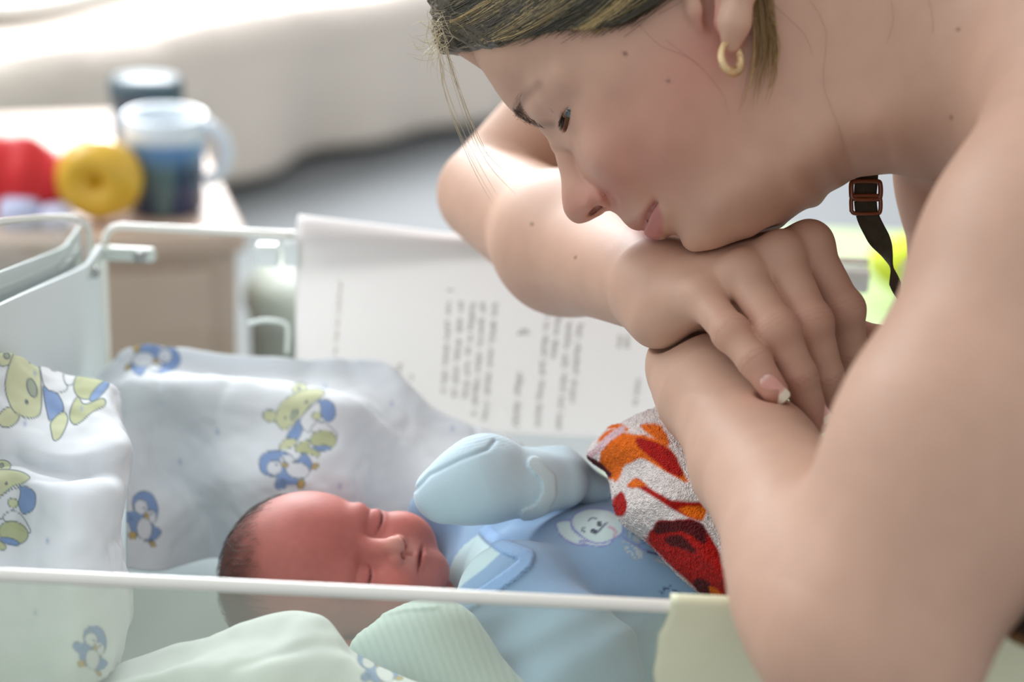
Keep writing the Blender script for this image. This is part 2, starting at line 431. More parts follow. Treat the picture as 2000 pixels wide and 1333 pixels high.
sculpt([(1262, 440, 1.2), (1272, 428, 1.8), (1284, 410, 2.6)], .0024, .0032, [1, 1, .4])      # lower lip
sculpt([(1243, 436, 1.0), (1256, 420, 1.8), (1270, 406, 2.5)], .0020, .0032, [1, 1, .4])      # upper lip
sculpt([(1256, 448, .6), (1263, 432, 1.5), (1270, 415, 2.1), (1280, 395, 2.9)], -.0052, .0012, [1, 1.1, 1.2, 1.1])  # mouth line
sculpt([(1284, 392, 3.1), (1292, 400, 3.2)], -.0018, .0022)                                     # corner of the smile
sculpt([(1307, 440, 1.9), (1304, 455, 1.2)], -.0018, .0030)
sculpt([(1200, 372, 3.4), (1230, 378, 3.3), (1262, 384, 3.2)], -.0012, .0035, [.6, 1, .6])      # fold beside the nose
sculpt([(1172, 372, 2.2), (1192, 380, 2.1), (1203, 390, 2.0), (1200, 402, 1.6)], -.0030, .0014, [.4, 1, 1, .6])     # crease round the nose wing
sculpt([(1640, 255, 5.4), (1655, 300, 4.6), (1662, 340, 3.5)], -.0016, .0022, [.3, 1, 1])       # neck creases
sculpt([(1720, 250, 5.2), (1735, 300, 4.2)], -.0012, .0026, [.4, 1])
sculpt([(1480, 330, 5.4), (1400, 420, 4.3), (1370, 470, 3.0)], .0018, .009, [1, 1, .4])         # jaw
QGA, QGB = np.gradient(QH, GS)
def head_q(a, b):
    x = np.clip((a-GA0)/GS, 0, len(_ga)-1.001); y = np.clip((b-GB0)/GS, 0, len(_gb)-1.001)
    i = x.astype(int); j = y.astype(int); fx = x-i; fy = y-j
    def s(G): return (G[i, j]*(1-fx)+G[i+1, j]*fx)*(1-fy)+(G[i, j+1]*(1-fx)+G[i+1, j+1]*fx)*fy
    return s(QH), s(QGA), s(QGB)
_ct = [hab(x, y, 0) for x, y in ((820, 140), (845, 95), (864, 60), (860, 0), (878, -100), (925, -200), (1010, -300), (1200, -420))]
_cutb = [v[1] for v in _ct]; _cuta = [v[0] for v in _ct]
def f_headmap(p):
    a = dotv(p, HO, HU); b = dotv(p, HO, HV); c = dotv(p, HO, HL)
    q, qa, qb = head_q(a, b)
    d = (c*c-q)/np.sqrt(4*c*c+qa*qa+qb*qb+7e-4)
    d = smax(d, np.interp(b, _cutb, _cuta)-a, .008)
    out = np.maximum(np.maximum(GA0-a, a-GA1+GS), np.maximum(GB0-b, b-GB1+GS))
    return np.where(out > 0, np.maximum(d, out), d)
def head_w(px, py):
    w_ = 0.04
    for _ in range(30):
        a, b = hab(px, py, w_); q = head_q(np.array([a]), np.array([b]))[0][0]
        w_ = 0.5*w_+0.5*math.sqrt(max(q, 1e-8))
    return w_
def HS(px, py, off=0.0): return HP(px, py, head_w(px, py)+off)
cm = 0.01
EYE_C = HP(1133, 190, 2.95*cm); EYE_R = 1.18*cm
FN = -.67*HU-.74*HV; FD = .74*HU-.67*HV               # face-forward and face-down directions
# ---- arm and hand skeleton, points with real depth
R_SH = P(1700, 110, 1.15); R_UP = P(1320, 20, 1.225); R_EL = P(985, 345, 1.265)
R_F0 = P(952, 378, 1.25); R_F1 = P(1105, 475, 1.14); R_WR = P(1275, 556, 1.02)
L_SH = P(2180, 220, .85); L_UA = P(2062, 510, .80); L_UB = P(1902, 890, .775); L_EL = P(1688, 1240, .765)
L_F0 = P(1718, 1275, .768); L_F1 = P(1594, 1065, .84); L_F2 = P(1478, 905, .935); L_WR = P(1398, 772, .995)
FING = {  # right hand: knuckle, middle joint, last joint, tip; radii in cm
    'little': ([(1372, 583, .972), (1428, 650, .944), (1474, 706, .933), (1513, 764, .927)], [.95, .87, .80, .66]),
    'ring':   ([(1452, 540, .972), (1519, 645, .940), (1560, 736, .940), (1592, 822, .947)], [1.05, .98, .90, .72]),
    'middle': ([(1525, 502, .976), (1584, 630, .950), (1611, 735, .955), (1632, 812, .965)], [1.08, 1.0, .92, .75]),
    'index':  ([(1580, 482, .985), (1648, 605, .970), (1661, 690, .976), (1660, 770, .985)], [1.08, .98, .88, .72]),
}
FP = {k: (Pl(*v[0]), [r*cm for r in v[1]]) for k, v in FING.items()}
def f_rhand(p):
    d = None
    for k in ('little', 'ring', 'middle', 'index'):
        pts, rd = FP[k]; e = chain(p, pts, rd, 0.003)
        e = smin(e, sph(p, pts[1]+(CAM-pts[1])/np.linalg.norm(CAM-pts[1])*0.001, rd[1]*1.03), 0.004)
        d = e if d is None else smin(d, e, 0.0016)
    # back of the hand: metacarpal fan
    pal = None
    for k, wr in (('little', (1285, 605, 1.005)), ('ring', (1300, 580, 1.0)), ('middle', (1320, 560, 1.005)), ('index', (1345, 545, 1.015))):
        e = rcone(p, P(*wr), FP[k][0][0], 1.75*cm, 1.12*cm); pal = e if pal is None else smin(pal, e, 0.008)
    pal = smin(pal, rcone(p, P(1400, 590, 1.0), P(1560, 560, 1.005), 1.6*cm, 1.5*cm), 0.01)
    pal = smin(pal, sph(p, P(1284, 632, .995), 1.15*cm), 0.012)       # heel of the hand beyond the wrist crease
    d = smin(d, pal, 0.0065)
    for k in ('ring', 'middle', 'index'):                              # knuckles
        pts, rd = FP[k]; d = smin(d, sph(p, pts[0]+UPV*0.002-FWD*0.001, rd[0]*.98), 0.006)
    return d
def f_lhand(p):                                                        # her left hand, folded under the right one
    d = chain(p, Pl((1385, 755, .998), (1352, 716, 1.01), (1400, 712, 1.025)), [2.7*cm, 2.15*cm, 2.2*cm], .012)
    d = smin(d, chain(p, Pl((1400, 712, 1.025), (1500, 700, 1.035), (1590, 690, 1.035)), [2.3*cm, 2.2*cm, 1.7*cm], .01), .012)
    d = smin(d, chain(p, Pl((1590, 680, 1.025), (1660, 662, 1.02), (1712, 664, 1.012)), [1.2*cm, 1.0*cm, .82*cm], .006), .006)
    return d
def f_arms(p):
    ra = chain(p, [R_F0, R_F1, R_WR], [3.25*cm, 3.75*cm, 2.6*cm], 0.02)
    ra = smin(ra, chain(p, [R_EL, R_UP, R_SH], [3.3*cm, 4.2*cm, 5*cm], 0.02), 0.006)
    ra = smin(ra, rcone(p, R_F1, P(1330, 515, 1.05), 3.2*cm, 2.0*cm), 0.02)
    la = chain(p, [L_F0, L_F1, L_F2, L_WR], [3.9*cm, 3.75*cm, 3.0*cm, 2.7*cm], 0.012)
    ua = chain(p, [L_SH, L_UA, L_UB, L_EL], [5.4*cm, 5.0*cm, 5.15*cm, 4.15*cm], 0.03)
    la = smin(la, ua, 0.016)
    la = smin(la, sph(p, P(1590, 1150, .80), 2.7*cm), 0.035)
    return ra, la
def f_torso(p):
    d = chain(p, [P(1990, 330, 1.035), P(2130, 560, 1.03), P(2380, 900, 1.0)], [6.6*cm, 8.5*cm, 11*cm], 0.03)
    d = smin(d, rcone(p, L_SH, P(2080, 60, 1.0), 5.2*cm, 6.5*cm), 0.03)
    d = smin(d, rcone(p, P(2200, 200, .9), P(2250, 250, 1.15), 7.5*cm, 7.5*cm), 0.04)
    return smin(d, rcone(p, R_SH, P(2000, 60, 1.08), 5*cm, 6.5*cm), 0.03)
def surf_pt(px, py):                                   # first point of the head met along the line of sight
    r = FWD+(px-1000)/F*RGT-(py-666.5)/F*UPV; t = .88
    for _ in range(120):
        t += .6*float(f_headmap((CAM+t*r)[None])[0])
    return CAM+t*r
_nostril = [(surf_pt(x, y), rr) for x, y, rr in ((1151, 422, .14), (1155, 418, .17), (1160, 413, .19), (1166, 408, .18), (1171, 405, .15))]
_nin = (FWD*.75+UPV*.35+RGT*.3)*.007
def f_nostril(p):
    d = None
    for c_, rr in _nostril:
        e = rcone(p, c_-_nin*.3, c_+_nin, rr*cm, rr*cm*.9); d = e if d is None else np.minimum(d, e)
    return d
P_NEAR = P(1240, 200, .95); P_HANDS = P(1480, 640, .99)
def f_head(p):
    d = f_headmap(p)
    near = dist(p, P_NEAR) < 0.16
    q = np.asfortranarray(p[near]); e = d[near]
    if len(q):
        e = smin(e, sph(q, EYE_C, EYE_R+.0014), 0.006)                                    # lids over the eyeball
        e = smin(e, chain(q, [HP(1060, 205, 2.0*cm), HP(1078, 172, 3.5*cm), HP(1108, 150, 5.0*cm)], [.45*cm, .5*cm, .45*cm]), 0.012)  # brow fold
        e = smax(e, -ell(q, EYE_C+FN*1.1*cm+FD*.30*cm, (HL, FD, FN), (1.45*cm, .27*cm, 1.0*cm)), 0.001)     # lid opening
        e = smax(e, -chain(q, [EYE_C+FN*1.27*cm-FD*.38*cm-HL*.6*cm, EYE_C+FN*1.1*cm-FD*.55*cm+HL*.45*cm, EYE_C+FN*.6*cm-FD*.45*cm+HL*1.15*cm], [.05*cm, .07*cm, .05*cm]), 0.0018)  # lid crease
        e = smax(e, -f_nostril(q), .0006)
        # ear
        ear = chain(q, [HP(1474, -140, 8.4*cm), HP(1458, -30, 8.3*cm), HP(1436, 45, 8.1*cm), HP(1428, 84, 7.8*cm)], [.5*cm, .52*cm, .62*cm, .5*cm], .006)
        ear = smin(ear, chain(q, [HP(1424, -120, 7.9*cm), HP(1418, -30, 7.9*cm), HP(1414, 40, 7.7*cm)], [.5*cm, .5*cm, .5*cm], .006), .005)
        ear = smin(ear, chain(q, [HP(1345, -40, 7.3*cm), HP(1365, 20, 7.25*cm), HP(1374, 48, 7.1*cm)], [.5*cm, .5*cm, .35*cm], .006), .004)
        ear = smin(ear, chain(q, [HP(1474, -140, 8.4*cm), HP(1462, -195, 8.2*cm), HP(1415, -220, 7.9*cm), HP(1362, -180, 7.5*cm), HP(1345, -110, 7.3*cm), HP(1348, -50, 7.2*cm)], [.45*cm, .4*cm, .4*cm, .38*cm, .4*cm, .45*cm], .006), .005)
        ear = smin(ear, chain(q, [HP(1410, -150, 7.2*cm), HP(1405, -70, 7.2*cm)], [.75*cm, .6*cm], .006), .006)
        ear = smax(ear, -rcone(q, HP(1388, -60, 7.6*cm), HP(1392, 36, 7.5*cm), .36*cm, .22*cm), .004)
        e = smin(e, ear, 0.004)
        e = smax(e, -rcone(q, HP(1372, -60, 7.3*cm), HP(1388, 50, 7.3*cm), .5*cm, .26*cm), 0.003)
        d[near] = e
    return d
def f_woman(p):
    d = smin(f_head(p), f_torso(p), 0.02)
    ra, la = f_arms(p)
    hd = dist(p, P_HANDS); far = hd < 0.12
    rh = np.full(len(p), 1.0); lh = np.full(len(p), 1.0)
    if far.any():
        q = np.asfortranarray(p[far]); rh[far] = f_rhand(q); lh[far] = f_lhand(q)
    rest = hd[~far]-0.09; rh[~far] = rest; lh[~far] = rest
    ra = smin(ra, rh, 0.011); la = smin(la, lh, 0.014)
    d = smin(d, la, 0.004); d = np.minimum(smax(d, .0022-ra, .001), ra)
    return d
def woman_colors(p):
    px, py, dd = pix(p)
    col = np.tile(lin((200, 161, 139)), (len(p), 1))
    c = (p-HO)@HL; fh = np.abs(f_headmap(p)) < 0.012
    def g(x, y, s): return np.exp(-((px-x)**2+(py-y)**2)/(2*s*s))
    red = fh*(0.36*g(1215, 315, 85)+0.28*g(1330, 230, 110)+0.45*g(1120, 405, 28)+0.55*g(1185, 385, 22)+.3*g(1350, 130, 60)+.8*g(1430, 50, 48)*(c > .066))
    col = blend(col, np.clip(red, 0, .8), lin((190, 122, 108)))
    wn = vnoise(p, 60, 3)*0.5+vnoise(p, 140, 4)*0.5
    col *= (1+0.06*wn)[:, None]
    # lips
    up = poly_sd(px, py, smooth_poly([(1222, 440), (1240, 428), (1256, 414), (1270, 401), (1280, 394), (1276, 404), (1266, 428), (1258, 450), (1240, 456)]))
    lo = poly_sd(px, py, smooth_poly([(1256, 452), (1266, 430), (1277, 405), (1284, 402), (1292, 420), (1294, 445), (1290, 462), (1280, 474), (1262, 468)]))
    col = blend(col, fh*.6*sstep(-up, -7, 5), lin((176, 116, 106)))
    col = blend(col, fh*.72*sstep(-lo, -7, 5), lin((184, 112, 112)))
    # brow, lash line, moles
    br = line_sd(px, py, [(1008, 228), (1014, 205), (1026, 188), (1050, 165)])
    col = blend(col, fh*sstep(-br, -17, 0)*.40, lin((96, 72, 60)))
    br = line_sd(px, py, [(1014, 224), (1032, 240), (1058, 244), (1078, 243)])
    col = blend(col, fh*sstep(-br, -13, 0)*.4, lin((86, 62, 52)))
    for x, y, s in ((1221, 105, 5), (1305, 158, 4.5), (1871, 58, 4.5), (1858, 230, 4), (1124, 503, 3.5), (1039, 438, 4)):
        col = blend(col, np.clip(1.3-np.hypot(px-x, py-y)/s, 0, 1)*.75, lin((90, 55, 42)))
    # knuckles, finger tips
    for k in FP:
        pts, rd = FP[k]
        for i, a, s in ((1, .32, .9), (3, .62, 1.25), (2, .2, .6)):
            dist = np.linalg.norm(p-pts[i], axis=1); col = blend(col, np.clip(a*np.exp(-(dist/(s*rd[i]*1.5))**2), 0, .7), lin((182, 112, 98)))
        # fine creases over the middle and last joints
        for i, n_ in ((1, 3), (2, 2)):
            ax = pts[i+1]-pts[i-1]; ax /= np.linalg.norm(ax); t = (p-pts[i])@ax; dist = np.linalg.norm(p-pts[i], axis=1)
            cr = np.zeros(len(p))
            for m_ in range(n_): cr = np.maximum(cr, np.exp(-((t-(m_-(n_-1)/2)*.0024+.0006*vnoise(p, 500, m_))/.0005)**2))
            col = blend(col, .28*cr*(dist < rd[i]*1.35)*np.clip(1.2-np.abs(dist-rd[i])/.003, 0, 1), lin((150, 92, 76)))
    dist = np.linalg.norm(p-P(1712, 664, 1.012), axis=1); col = blend(col, .6*np.exp(-(dist/.014)**2), lin((200, 122, 104)))
    return col
M_SKIN = principled('skin', attr=True, rough=.52, spec=.3, sss=.22, sss_scale=.004, bump=(900, .0002, 'noise', .35))
V, Q = surface_nets(f_woman, (-.12, .60, .71), (.42, 1.38, 1.40), WOMAN_H)
woman = empty('person', on_z(1900, 1500, .55)); tag(woman, 'woman bending over the clear crib, chin resting on her folded hands', 'person')
link('body', np_mesh('body', V, Q, par(woman_colors, V)), M_SKIN, woman)
# ---- head surface lookup for many pixels
_kh = (HO-CAM)@HL
def hs_many(px, py, off):
    px = np.asarray(px, float); py = np.asarray(py, float)
    r = FWD+((px-1000)/F)[..., None]*RGT-((py-666.5)/F)[..., None]*UPV; rl = r@HL
    w_ = np.full(px.shape, .05)
    for _ in range(25):
        X = CAM+((_kh+w_)/rl)[..., None]*r-HO
        q = head_q((X@HU).ravel(), (X@HV).ravel())[0].reshape(px.shape)
        w_ = .5*w_+.5*np.sqrt(np.maximum(q, 1e-8))
    return CAM+((_kh+w_+off)/rl)[..., None]*r
def strands_mesh(name, paths, rads, cols, sides=3):
    """paths (n,k,3) -> one mesh of thin tapering tubes"""
    n, k, _ = paths.shape
    tan = np.gradient(paths, axis=1); tan /= np.linalg.norm(tan, axis=2, keepdims=True)+1e-12
    nr = np.cross(tan, np.array([.3, .5, .8])); nr /= np.linalg.norm(nr, axis=2, keepdims=True)+1e-12; bi = np.cross(tan, nr)
    taper = np.minimum(1, (1-np.linspace(0, 1, k))*4+.25)
    V = np.stack([paths+(rads[:, None]*taper)[..., None]*(math.cos(a)*nr+math.sin(a)*bi) for a in np.arange(sides)*2*np.pi/sides], 2)
    idx = np.arange(n*k*sides).reshape(n, k, sides); nx = np.roll(idx, -1, 2)
    Fc = np.stack([idx[:, :-1], nx[:, :-1], nx[:, 1:], idx[:, 1:]], -1).reshape(-1, 4)
    C = np.repeat(cols, k*sides, axis=0)
    return np_mesh(name, V.reshape(-1, 3), Fc, C)
def resample(pts, k):
    c = catmull(np.asarray(pts, float), 12); s = np.concatenate([[0], np.cumsum(np.linalg.norm(np.diff(c, axis=0), axis=1))])
    return np.stack([np.interp(np.linspace(0, s[-1], k), s, c[:, i]) for i in range(c.shape[1])], 1)
M_HAIR = principled('hair', attr=True, rough=.38, spec=.5)
# ---- hair cap: scalp hair lying on the skull, cut along the hairline
HAIRLINE = [(840, 100), (893, 94), (950, 86), (1020, 74), (1085, 60), (1150, 58), (1205, 52), (1245, 32), (1285, 0), (1330, -40), (1400, -70), (1470, -20), (1478, 40),
            (1500, -60), (1600, -180), (1800, -330), (1700, -520), (1300, -560), (800, -400), (780, 0)]
_hl = np.array([hab(x, y, .055 if 900 < x < 1500 and y > -100 else .02) for x, y in HAIRLINE])
def f_cap(p):
    a = dotv(p, HO, HU); b = dotv(p, HO, HV)
    d = f_headmap(p)-.0035-.0008*np.sin(90*a*9+b*1300)
    return smax(d, poly_sd(a, b, _hl), .006)
V, Q = surface_nets(f_cap, (-.14, .85, 1.05), (.25, 1.22, 1.42), .0025)
capcol = np.tile(lin((74, 66, 50)), (len(V), 1))*(1+.3*vnoise(V, 300, 5))[:, None]
hair = link('hair', np_mesh('hair', V, Q, capcol), M_HAIR, woman); hair['label'] = 'dark blonde hair swept back from the forehead'
# combed strands over the cap
paths = []; cols = []; rads = []
hx = np.array([862, 878, 896, 950, 1020, 1085, 1150, 1205, 1245, 1275], float); hy = np.array([10, 60, 93, 84, 72, 58, 56, 48, 28, 0], float)
NST = 5600
t = RNG.random(NST)*(len(hx)-1); x0 = np.interp(t, np.arange(len(hx)), hx); y0 = np.interp(t, np.arange(len(hx)), hy)
sh = np.maximum(RNG.normal(0, .6, NST), -.04)*75*RNG.random(NST)
sh[4000:] += 50+330*RNG.random(NST-4000)
ang_ = np.radians(22+14*np.clip((x0-880)/350, 0, 1)+RNG.normal(0, 3.5, NST)); x0 = x0+sh*.7; y0 = y0-sh*.55
L = 170+150*RNG.random(NST); k = np.linspace(0, 1, 9)[None]; bend = RNG.normal(.10, .03, NST); c1 = lambda q: q[:, None]
px = c1(x0)+c1(L*np.cos(ang_))*k-c1(L*bend)*k*k*.6; py = c1(y0)-c1(L*np.sin(ang_))*k-c1(L*bend)*k*k*1.8+1.5*np.sin(k*6+c1(RNG.random(NST))*6)
# fine short hairs feathering the hairline
wisp = RNG.random(NST) < .12; px[wisp] += RNG.normal(0, 6, (wisp.sum(), 1)); py[wisp] += np.abs(RNG.normal(0, 9, (wisp.sum(), 1)))
paths = hs_many(px, py, .0042+.0022*c1(RNG.random(NST))+.0016*np.sin(k*3)-.0032*wisp[:, None])
band = np.sin((x0*.55+y0)*.085)+.6*np.sin((x0*.4+y0)*.21+1)+RNG.normal(0, .55, NST)
cols = np.where((band < .25)[:, None], lin((66, 60, 45)), np.where((band < .95)[:, None], lin((112, 98, 66)), lin((172, 148, 98))))*(.75+.5*c1(RNG.random(NST)))
rads = (.00013+.00012*RNG.random(NST))*np.where(wisp, .5, 1)
h2 = link('hair_strands', strands_mesh('hair_strands', np.array(paths), np.array(rads), np.array(cols)), M_HAIR, hair)
# lock of hair hanging behind the ear
paths = []; cols = []; rads = []
for i in range(260):
    s = RNG.random()
    A = np.array([(1462, -60), (1470, 10), (1474, 80), (1464, 150), (1438, 222)], float); Bq = np.array([(1500, -60), (1506, 5), (1520, 95), (1515, 150), (1503, 200)], float)
    s2 = s if s > .3 else s*.6
    pts = A*(1-s2)+Bq*s2+RNG.normal(0, 3, (5, 2)); pts = resample(pts[:3+int(RNG.random()*3)], 10)
    pts = pts[:4+int(7*RNG.random()**.6)]; pts = resample(pts, 10)
    paths.append(hs_many(pts[:, 0], pts[:, 1], .003+.006*RNG.random())); cols.append((lin((150, 118, 74)) if RNG.random() < .6 else lin((186, 152, 104)))*(.7+.5*RNG.random())); rads.append(.00012+.00006*RNG.random())
for pts in ([(1511, 8), (1545, 40), (1573, 70), (1589, 113)], [(1581, 0), (1612, 50), (1612, 110), (1608, 168), (1639, 250), (1655, 320)], [(1300, 78), (1370, 133), (1413, 187), (1425, 234)],
            [(1240, 40), (1290, 90), (1330, 105), (1370, 128)], [(1815, 0), (1822, 60), (1808, 140)], [(1740, 0), (1745, 40), (1730, 90)]):
    q = resample(pts, 10); paths.append(hs_many(q[:, 0], q[:, 1], .0012)); cols.append(lin((128, 92, 66))); rads.append(.00006)
link('hair_lock', strands_mesh('hair_lock', np.array(paths), np.array(rads), np.array(cols)), M_HAIR, hair)
# loose flyaway hairs in front of the forehead
paths = []; cols = []; rads = []
for i in range(16):
    j = RNG.normal(0, 5, 2); main = [(851, 60), (862, 120), (868, 164), (901, 257), (937, 332), (968, 386), (995, 433)] if i % 2 else [(870, 95), (882, 140), (899, 190), (931, 275), (958, 326), (1004, 372)]
    pts = np.array(main, float)+j*np.linspace(.4, 1.5, len(main))[:, None]+RNG.normal(0, 1.2, (len(main), 2)); pts = resample(pts[:3+int(RNG.random()*(len(main)-2))], 12)
    dd = .985-.02*np.linspace(0, 1, 12)+RNG.normal(0, .006); paths.append(P(pts[:, 0], pts[:, 1], dd)); cols.append(lin((190, 172, 138))*(.7+.6*RNG.random())); rads.append(.00013)
for i in range(90):
    x0, y0 = 862+RNG.normal(0, 9), 20+90*RNG.random(); a = RNG.normal(math.radians(200), .9); L = 25+70*RNG.random(); k = np.linspace(0, 1, 12); cv = RNG.normal(0, 1.2)
    px = x0+L*k*np.cos(a+cv*k)*.7; py = y0-L*k*np.sin(a+cv*k)*.6+12*k*k
    paths.append(P(px, py, .985+RNG.normal(0, .012)+0*k)); cols.append(lin((200, 184, 150))*(.7+.6*RNG.random())); rads.append(.00011)
link('loose_hairs', strands_mesh('loose_hairs', np.array(paths), np.array(rads), np.array(cols)), M_HAIR, hair)
# ---- eyebrow and lashes
paths = []; cols = []; rads = []
for i in range(110):
    t = RNG.random(); c = resample([(1012, 226), (1013, 205), (1026, 188), (1052, 163)], 20); j = int(t*19); x, y = c[j]+RNG.normal(0, 4.5, 2)
    k = np.linspace(0, 1, 5); L = 15; a = math.radians(62+RNG.normal(0, 12)); px = x+L*k*math.cos(a); py = y-L*k*math.sin(a)
    if t > .75 and RNG.random() < .5: continue
    paths.append(hs_many(px, py, .0004+.0006*k)); cols.append(lin((120, 96, 80))); rads.append(.00007)
for i in range(150):
    t = RNG.random()**1.3; c = resample([(1015, 222), (1030, 236), (1055, 243), (1080, 243)], 20); j = int(t*19); x, y = c[j]+RNG.normal(0, 3.6, 2)
    k = np.linspace(0, 1, 5); a = math.radians(150+RNG.normal(0, 18)); px = x+12*k*math.cos(a); py = y-12*k*math.sin(a)
    paths.append(hs_many(px, py, .0003+.0008*k)); cols.append(lin((92, 72, 60))); rads.append(.00008)
link('eyebrow', strands_mesh('eyebrow', np.array(paths), np.array(rads), np.array(cols)), M_HAIR, woman)
# ---- eye
import bmesh
bm = bmesh.new(); bmesh.ops.create_uvsphere(bm, u_segments=64, v_segments=48, radius=EYE_R); me = bpy.data.meshes.new('eye'); bm.to_mesh(me); bm.free()
vv = np.array([v.co for v in me.vertices]); gaze = FN*.70+FD*.60+HL*.40; gaze /= np.linalg.norm(gaze)
cg = vv@gaze/EYE_R; ec = np.tile(lin((222, 214, 208)), (len(vv), 1)); ec[cg > .86] = lin((92, 104, 108)); ec[cg > .875] = lin((112, 128, 132)); ec[cg > .975] = lin((14, 12, 12))
ec[(cg > .85) & (cg < .875)] = lin((46, 50, 54))
a = me.color_attributes.new('Col', 'FLOAT_COLOR', 'POINT'); cc = np.ones((len(vv), 4), np.float32); cc[:, :3] = ec; a.data.foreach_set('color', cc.ravel())
for p in me.polygons: p.use_smooth = True
for v in me.vertices: v.co = v.co+Vector(EYE_C)
M_EYE = principled('eye_surface', attr=True, rough=.08, spec=.6); link('eye', me, M_EYE, woman)
paths = []; cols = []; rads = []
for i in range(34):
    t = i/33; lat = -.25+1.35*t
    rt = EYE_C+HL*lat*cm*.75+FN*math.sqrt(max(1.32**2-(lat*.75)**2, .2))*cm+FD*.03*cm
    L = (.62+.2*RNG.random())*cm; k = np.linspace(0, 1, 7)[:, None]
    dr = FN*.72+FD*.55+HL*(lat*.35+RNG.normal(0, .06)); dr /= np.linalg.norm(dr)
    paths.append(rt+dr*L*k-FD*(k*k)*.18*cm); cols.append(lin((44, 34, 30))); rads.append(.00011)
for i in range(14):
    t = i/13; lat = 0+1.1*t; rt = EYE_C+HL*lat*cm*.75+FN*math.sqrt(max(1.28**2-(lat*.75)**2, .2))*cm*.95+FD*.5*cm
    k = np.linspace(0, 1, 7)[:, None]; dr = FN*.8+FD*.5+HL*lat*.4; dr /= np.linalg.norm(dr); paths.append(rt+dr*.32*cm*k); cols.append(lin((60, 44, 38))); rads.append(.00006)
link('eyelashes', strands_mesh('eyelashes', np.array(paths), np.array(rads), np.array(cols)), M_HAIR, woman)
# ---- fingernails: curved plates with a pale free edge
M_NAIL = principled('nail', attr=True, rough=.25, spec=.5)
def nail(pts, rd, bx, by, tx, ty, wid, side):
    """plate on the back of a fingertip from pixel (bx,by) to (tx,ty)"""
    ax = pts[3]-pts[2]; ax /= np.linalg.norm(ax)
    dcen = float(pix(pts[3][None])[2][0]); A = P(bx, by, dcen-rd[3]*1.02); Bp = P(tx, ty, dcen-rd[3]*.95)
    ln = Bp-A; L = np.linalg.norm(ln); ln /= L; nrm = CAM-A; nrm /= np.linalg.norm(nrm); nrm = nrm+side*np.cross(ln, nrm)*.5; nrm -= ln*(nrm@ln); nrm /= np.linalg.norm(nrm); lt = np.cross(ln, nrm)
    u = np.linspace(0, 1, 14); v = np.linspace(-1, 1, 11); U, W = np.meshgrid(u, v, indexing='ij')
    half = wid/2*np.sqrt(np.clip(1-(np.maximum(0, .3-U)/.32)**2, 0.02, 1))*np.sqrt(np.clip(1-(np.maximum(0, U-.9)/.16)**2, .05, 1))
    G = A+U[..., None]*L*ln+(W*half)[..., None]*lt-(half*W*W*.55+U*U*.0002)[..., None]*nrm
    col = np.tile(lin((226, 170, 160)), (G.shape[0]*G.shape[1], 1)); uu = U.ravel()
    col[uu > .74] = lin((236, 228, 205)); col[uu < .14] = lin((236, 200, 190))
    Vt = np.concatenate([G.reshape(-1, 3), (G-nrm*.0006).reshape(-1, 3)]); fc = grid_faces(14, 11); 
    return np_mesh('fingernail', Vt, [fc, fc[:, ::-1]+14*11], np.concatenate([col, col]))
for k, b, t, wd, sd in (('little', (1489, 738), (1534, 784), .0080, .35), ('ring', (1588, 788), (1613, 828), .0085, .3), ('index', (1654, 742), (1670, 775), .008, 0), ('middle', (1632, 790), (1648, 826), .008, .2)):
    link('fingernail', nail(*FP[k], *b, *t, wd, sd), M_NAIL, woman)
# ---- earring: small pavé hoop through the lobe
M_GOLD = principled('gold', (0.93, .70, .40), rough=.22, metal=1, bump=(1800, .0004, 'voronoi', 1))
ec_ = HP(1428, 113, 8.0*cm); n_ = HU*.85+HL*.5+HV*.1; n_ /= np.linalg.norm(n_); e1 = HV-n_*(HV@n_); e1 /= np.linalg.norm(e1); e2 = np.cross(n_, e1)
th = np.linspace(0, 2*np.pi, 48, endpoint=False); ring = ec_+.0070*(np.cos(th)[:, None]*e1+np.sin(th)[:, None]*e2)
Vr, qr, _ = tube(ring, .0014+.0009*(1-np.cos(th))/2, 10, True); er = link('earring', np_mesh('earring', Vr, qr), M_GOLD, woman); er['label'] = 'small gold hoop earring'
# ---- shoulder strap with buckle, and the striped top
M_STRAP = principled('strap_fabric', lin((74, 68, 52)), rough=.7, bump=(700, .0004, 'X', .6), mottle=(220, .6, (.5, .45, .35)))
sp = resample([(1694, 318), (1692, 352), (1690, 385), (1694, 420), (1710, 455), (1730, 490), (1744, 530), (1752, 570), (1768, 605), (1800, 660)], 60)
c3 = P(sp[:, 0], sp[:, 1], np.linspace(1.005, 1.0, 60)); tn = np.gradient(c3, axis=0); tn /= np.linalg.norm(tn, axis=1)[:, None]
tw = np.interp(np.arange(60), [0, 22, 30, 40, 48, 60], [0, 0, 1.2, 2.4, 1.6, 1.4]); b0 = np.cross(tn, -FWD); b0 /= np.linalg.norm(b0, axis=1)[:, None]; b1 = np.cross(tn, b0)
wd = np.interp(np.arange(60), [0, 25, 40, 60], [.0060, .0056, .0046, .0042]); wv = b0*np.cos(tw)[:, None]+b1*np.sin(tw)[:, None]; nv = np.cross(tn, wv)
prof = [(-1, .3), (-.6, .5), (.6, .5), (1, .3), (1, -.3), (.6, -.5), (-.6, -.5), (-1, -.3)]
Vs = np.stack([c3+wv*(a*wd)[:, None]+nv*(b*.0016) for a, b in prof], 1); ii = np.arange(60*8).reshape(60, 8); jj = np.roll(ii, -1, 1)
strap = link('shoulder_strap', np_mesh('shoulder_strap', Vs.reshape(-1, 3), np.stack([ii[:-1], jj[:-1], jj[1:], ii[1:]], -1).reshape(-1, 4)), M_STRAP, woman)
M_AMBER = principled('buckle_amber', lin((120, 58, 24)), rough=.15, spec=.6, coat=.6)
